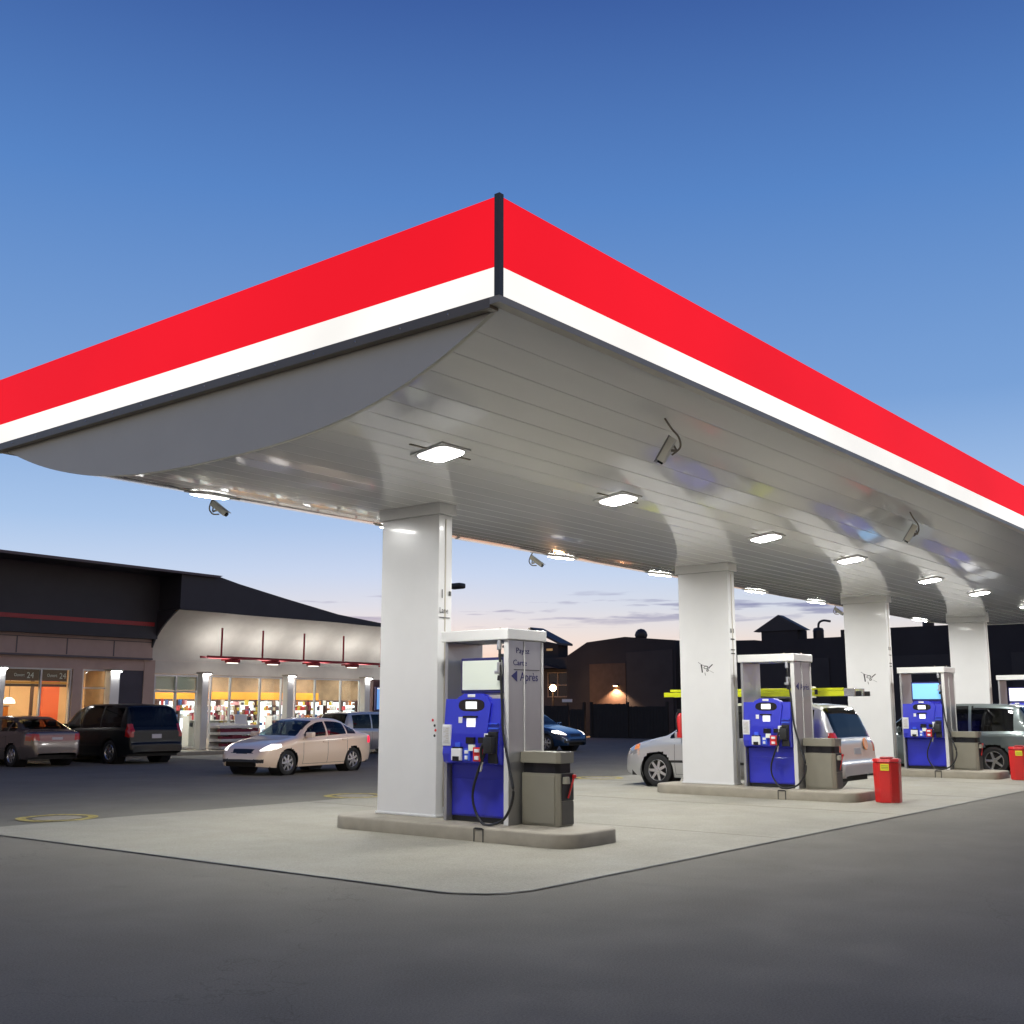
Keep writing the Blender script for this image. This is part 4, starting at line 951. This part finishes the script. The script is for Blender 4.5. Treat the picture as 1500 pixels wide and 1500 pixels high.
# red lamp rail in front of awning
t = thing('lamp_rail', 'dark red steel rail with spot lamps under the curved awning', 'lamp rail', (24, 33.6, 0))
T = Matrix.Translation((-24, -33.6, 0))
def rp(name, bm, m):
    o = obj(name, bm, m, t, True, 40); o.matrix_parent_inverse = T; return o
bm = bmesh.new(); bx(bm, 24.3, 34.6, 33.57, 33.63, 3.36, 3.44); bx(bm, 24.3, 34.6, 33.97, 34.03, 3.36, 3.44)
rp('beam', bm, M['red_dark'])
for x in (24.9, 26.75, 28.75, 30.8, 32.9):
    bm = bmesh.new(); bx(bm, x-.03, x+.03, 33.58, 33.62, 3.44, 4.45); rp('strut', bm, M['red_dark'])
    bm = bmesh.new(); bx(bm, x-.03+.5, x+.45, 33.2, 34.2, 3.30, 3.36); bx(bm, x+.30, x+.78, 33.5, 33.8, 3.22, 3.34, .02); rp('lamp_housing', bm, M['red_dark'])
    bm = bmesh.new(); bx(bm, x+.36, x+.72, 33.55, 33.75, 3.195, 3.218); rp('lamp_lens', bm, M['pendant'])
for x in (25.1, 27.3, 29.5, 31.7, 33.9):
    li = bpy.data.lights.new('awning_lamp', 'AREA'); li.energy = 15; li.shape = 'RECTANGLE'; li.size = 1.3; li.size_y = .25; li.color = (1, .98, .95)
    lo = bpy.data.objects.new('awning_lamp', li); C.objects.link(lo); lo.location = (x+.2, 33.8, 3.42); lo.rotation_euler = (R(130), 0, 0); lo.parent = t; lo.matrix_parent_inverse = T
# pendant lamp in coffee shop
t = thing('pendant_lamp', 'white dome pendant lamp glowing in the coffee shop window', 'lamp', (18.35, 35.9, 1.75))
bm = bmesh.new(); lathe(bm, [(.001, .19), (.09, .17), (.17, .09), (.2, 0), (.19, -.01)], 24); obj('shade', bm, M['pendant'], t, True)
bm = bmesh.new(); cyl(bm, (0, 0, .18), (0, 0, 1.25), .008, 6); obj('cord', bm, M['black'], t)
# sill box column under lamp (orange booth)
t = thing('booth_divider', 'orange booth divider below the pendant lamp', 'partition', (18.35, 36.3, .14))
bm = bmesh.new(); bx(bm, -.16, .16, -.1, .1, 0, 1.5, .02); obj('panel', bm, mat('booth_orange', (.75, .2, .02), .5), t); bm = bmesh.new(); bx(bm, -.18, .18, -.12, .12, 1.5, 1.54, .01); obj('cap', bm, M['int_brown'], t)
# outdoor display rack
t = thing('display_rack', 'white tiered display rack of goods outside the store window', 'rack', (25.9, 34.0, .12))
bm = bmesh.new()
for z, w in ((.02, .45), (.28, .4), (.52, .35), (.76, .3)): bx(bm, -.85, .85, -w, .3, z, z+.10, .008)
bx(bm, -.85, .85, .28, .32, 0, .95); obj('tiers', bm, M['int_white'], t)
for z, w in ((.12, .4), (.38, .35), (.62, .3)):
    bm = bmesh.new(); x = -.8
    while x < .8:
        s = random.uniform(.08, .2); bx(bm, x, x+s*.99, -w, -w+.2, z, z+random.uniform(.08, .14)); x += s
    obj('goods', bm, stock_m[6], t)
bm = bmesh.new(); bx(bm, -.05, .5, -.1, -.07, .9, 1.25, .01); obj('price_board', bm, M['white'], t)
# blue sign on the right pier
t = thing('shop_sign', 'light blue lit sign board on the store wall beside the last column', 'sign', (34.1, 34.7, 1.5))
bm = bmesh.new(); bx(bm, -.42, .42, -.05, .05, 0, 1.0, .01); obj('frame', bm, M['navy'], t)
bm = bmesh.new(); bx(bm, -.36, .36, -.062, -.052, .05, .93); obj('face', bm, mat('sign_blue_lit', (.2, .4, .8), .4, emit=lin((105, 160, 228)), es=.8), t)
bm = bmesh.new(); bx(bm, -.36, .36, -.066, -.063, .90, .95); obj('top_strip', bm, M['screen_white'], t)

# ------------------------------------------------------------------ dark buildings beyond
XD = 56.0
def slab(name, poly, x0, x1, m, parent):
    bm = bmesh.new(); prism(bm, poly, lambda p: (x0, p[0], p[1]), lambda p: (x1, p[0], p[1])); return obj(name, bm, m, parent)
t = thing('commercial_building', 'long dark commercial building with gable cupola beyond the pumps', 'building', (0, 0, 0))
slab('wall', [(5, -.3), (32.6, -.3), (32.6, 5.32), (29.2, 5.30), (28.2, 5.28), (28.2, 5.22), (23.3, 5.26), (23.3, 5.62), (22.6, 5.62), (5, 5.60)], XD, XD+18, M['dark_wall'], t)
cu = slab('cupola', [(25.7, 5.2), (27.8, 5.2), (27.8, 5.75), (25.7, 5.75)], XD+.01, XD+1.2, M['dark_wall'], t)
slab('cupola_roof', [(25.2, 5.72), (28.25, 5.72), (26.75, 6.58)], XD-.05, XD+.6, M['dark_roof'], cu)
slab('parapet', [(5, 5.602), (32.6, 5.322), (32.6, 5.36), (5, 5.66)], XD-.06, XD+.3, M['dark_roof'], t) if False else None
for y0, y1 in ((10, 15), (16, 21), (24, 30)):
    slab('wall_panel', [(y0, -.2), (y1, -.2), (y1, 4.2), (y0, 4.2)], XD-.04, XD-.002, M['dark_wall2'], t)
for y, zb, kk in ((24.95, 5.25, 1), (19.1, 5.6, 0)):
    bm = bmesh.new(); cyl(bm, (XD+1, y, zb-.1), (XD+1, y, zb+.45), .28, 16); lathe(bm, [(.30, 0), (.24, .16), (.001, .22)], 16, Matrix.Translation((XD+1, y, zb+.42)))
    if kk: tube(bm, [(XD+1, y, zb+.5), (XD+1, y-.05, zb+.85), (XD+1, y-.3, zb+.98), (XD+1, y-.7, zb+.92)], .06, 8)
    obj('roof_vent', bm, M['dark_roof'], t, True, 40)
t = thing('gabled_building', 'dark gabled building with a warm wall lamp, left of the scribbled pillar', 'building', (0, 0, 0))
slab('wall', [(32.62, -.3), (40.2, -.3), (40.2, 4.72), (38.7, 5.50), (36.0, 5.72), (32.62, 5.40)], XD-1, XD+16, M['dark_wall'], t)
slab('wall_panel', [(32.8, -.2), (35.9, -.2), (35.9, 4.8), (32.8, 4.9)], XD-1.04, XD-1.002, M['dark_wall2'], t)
bm = bmesh.new(); bmesh.ops.create_icosphere(bm, subdivisions=2, radius=.38, matrix=Matrix.Translation((XD, 35.5, 5.85))); cyl(bm, (XD, 35.5, 5.4), (XD, 35.5, 5.8), .3, 14); obj('roof_vent', bm, M['dark_roof'], t, True, 40)
bm = bmesh.new(); bx(bm, XD-1.28, XD-1.05, 36.45, 36.75, 2.9, 3.0, .01); lm = obj('wall_lamp', bm, M['dark_edge'], t)
bm = bmesh.new(); bx(bm, XD-1.24, XD-1.1, 36.5, 36.7, 2.87, 2.895); obj('bulb', bm, M['globe'], lm)
sl_ = bpy.data.lights.new('wall_lamp_light', 'SPOT'); sl_.energy = 800; sl_.spot_size = R(125); sl_.spot_blend = .4; sl_.color = (1, .55, .3); sl_.shadow_soft_size = .06
so = bpy.data.objects.new('wall_lamp_light', sl_); C.objects.link(so); so.location = (XD-1.32, 36.6, 2.84); so.rotation_euler = (R(0), R(0), 0); so.parent = t
slab('lit_wall', [(35.95, .0), (38.5, .0), (38.5, 4.2), (35.95, 4.2)], XD-1.048, XD-1.0405 + .0, mat('brick_pale', (.075, .05, .04), .8, noise=.15, nscale=3), t)
t = thing('tower_building', 'dark building with small gabled tower and gridded window, behind the nearest pump', 'building', (0, 0, 0))
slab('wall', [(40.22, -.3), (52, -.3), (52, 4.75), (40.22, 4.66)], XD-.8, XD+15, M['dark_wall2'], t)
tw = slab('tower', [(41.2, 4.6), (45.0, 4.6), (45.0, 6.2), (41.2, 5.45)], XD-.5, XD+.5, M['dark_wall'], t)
slab('tower_roof', [(40.9, 5.55), (43.2, 6.62), (45.5, 5.55), (45.5, 5.42), (43.2, 6.48), (40.9, 5.42)], XD-.7, XD+.6, M['dark_roof'], tw)
bm = bmesh.new()
for y in (43.0, 41.85): bx(bm, XD-.56, XD-.51, y-.22, y+.22, 5.12, 5.25)
obj('louvre', bm, mat('louvre_warm', (.3, .2, .1), .6, emit=(1, .6, .25), es=.25), tw)
bm = bmesh.new(); ya, yb, za, zb_ = 39.9, 42.0, 2.3, 3.75
t2 = bmesh.new(); bx(t2, XD-1.12, XD-1.06, 38.6, 38.66, 2.2, 3.7)
for y in (40.25, 41.0, 41.75): bx(bm, XD-.86, XD-.81, y-.03, y+.03, za, zb_)
for z in (za, 3.0, zb_): bx(bm, XD-.87, XD-.815, 40.2, 41.8, z-.03, z+.03)
t2.free(); wf_ = obj('window', bm, mat('window_bars', (.22, .18, .16), .6), t)
bm = bmesh.new(); bx(bm, XD-.808, XD-.803, 40.25, 41.75, za, zb_); obj('pane', bm, M['blackgloss'], wf_)
bm = bmesh.new(); bx(bm, XD-1.7, XD-.8, 40.4, 44.4, 3.95, 4.0); prism(bm, [(40.3, 3.95), (45, 5.0), (45, 3.95)], lambda p: (XD-1.7, *p), lambda p: (XD-.81, *p)); obj('porch_roof', bm, M['dark_roof'], t)
t = thing('porch_lantern', 'glowing warm globe lantern in front of the dark tower building', 'lamp', (XD-3, 39.75, 0))
bm = bmesh.new(); cyl(bm, (0, 0, 0), (0, 0, 2.55), .05, 10); obj('post', bm, M['fence'], t)
bm = bmesh.new(); bmesh.ops.create_icosphere(bm, subdivisions=2, radius=.2, matrix=Matrix.Translation((0, 0, 2.78))); obj('globe', bm, M['globe'], t, True)
bm = bmesh.new(); lathe(bm, [(.22, 3.0), (.1, 3.1), (.001, 3.14)], 14); obj('cap', bm, M['fence'], t, True, 40)
pl = bpy.data.lights.new('lantern_light', 'POINT'); pl.energy = 160; pl.color = (1, .5, .22); pl.shadow_soft_size = .2
po = bpy.data.objects.new('lantern_light', pl); C.objects.link(po); po.parent = t; po.location = (-.45, 0, 2.8)
# fence and enclosure
t = thing('board_fence', 'dark board fence in front of the gabled building', 'fence', (0, 0, 0))
for a, b, z in ((40.2, 37.9, 1.75), (37.85, 36.9, 1.55), (36.3, 34.0, 1.85), (33.9, 31.5, 1.7)):
    bm = bmesh.new(); y = b
    while y < a: bx(bm, 52.0, 52.04, y, min(y+.19, a), 0, z+random.uniform(-.01, .01)); y += .2
    bx(bm, 52.04, 52.08, b, a, .4, .5); bx(bm, 52.04, 52.08, b, a, z-.4, z-.3); obj('fence_panel', bm, M['fence'], t)
for y in (40.25, 36.85, 36.35, 33.95, 31.45):
    bm = bmesh.new(); bx(bm, 51.96, 52.1, y-.06, y+.06, 0, 1.95); obj('fence_post', bm, M['fence'], t)
t = thing('notice_sign', 'small white notice above the dark fence by the gridded window', 'sign', (52, 38.0, 0))
bm = bmesh.new(); bx(bm, -.02, .02, -.35, .35, 1.95, 2.12, .01); obj('board', bm, M['white'], t)
bm = bmesh.new(); bx(bm, .02, .06, -.03, .03, 0, 2.0); obj('post', bm, M['fence'], t)
# far street lamp
t = thing('street_lamp', 'tall black street lamp standing beyond the right edge of the nearest pillar', 'street lamp', (45, 40.85, 0))
bm = bmesh.new(); cyl(bm, (0, 0, 0), (0, 0, 8.1), .12, 12, .09); obj('pole', bm, M['black'], t, True, 40)
bm = bmesh.new(); bx(bm, -.28, .28, -1.05, -.18, 7.98, 8.28, .1); cyl(bm, (0, 0, 8.12), (0, -.3, 8.12), .05, 8); obj('lamp_head', bm, M['black'], t, True, 40)
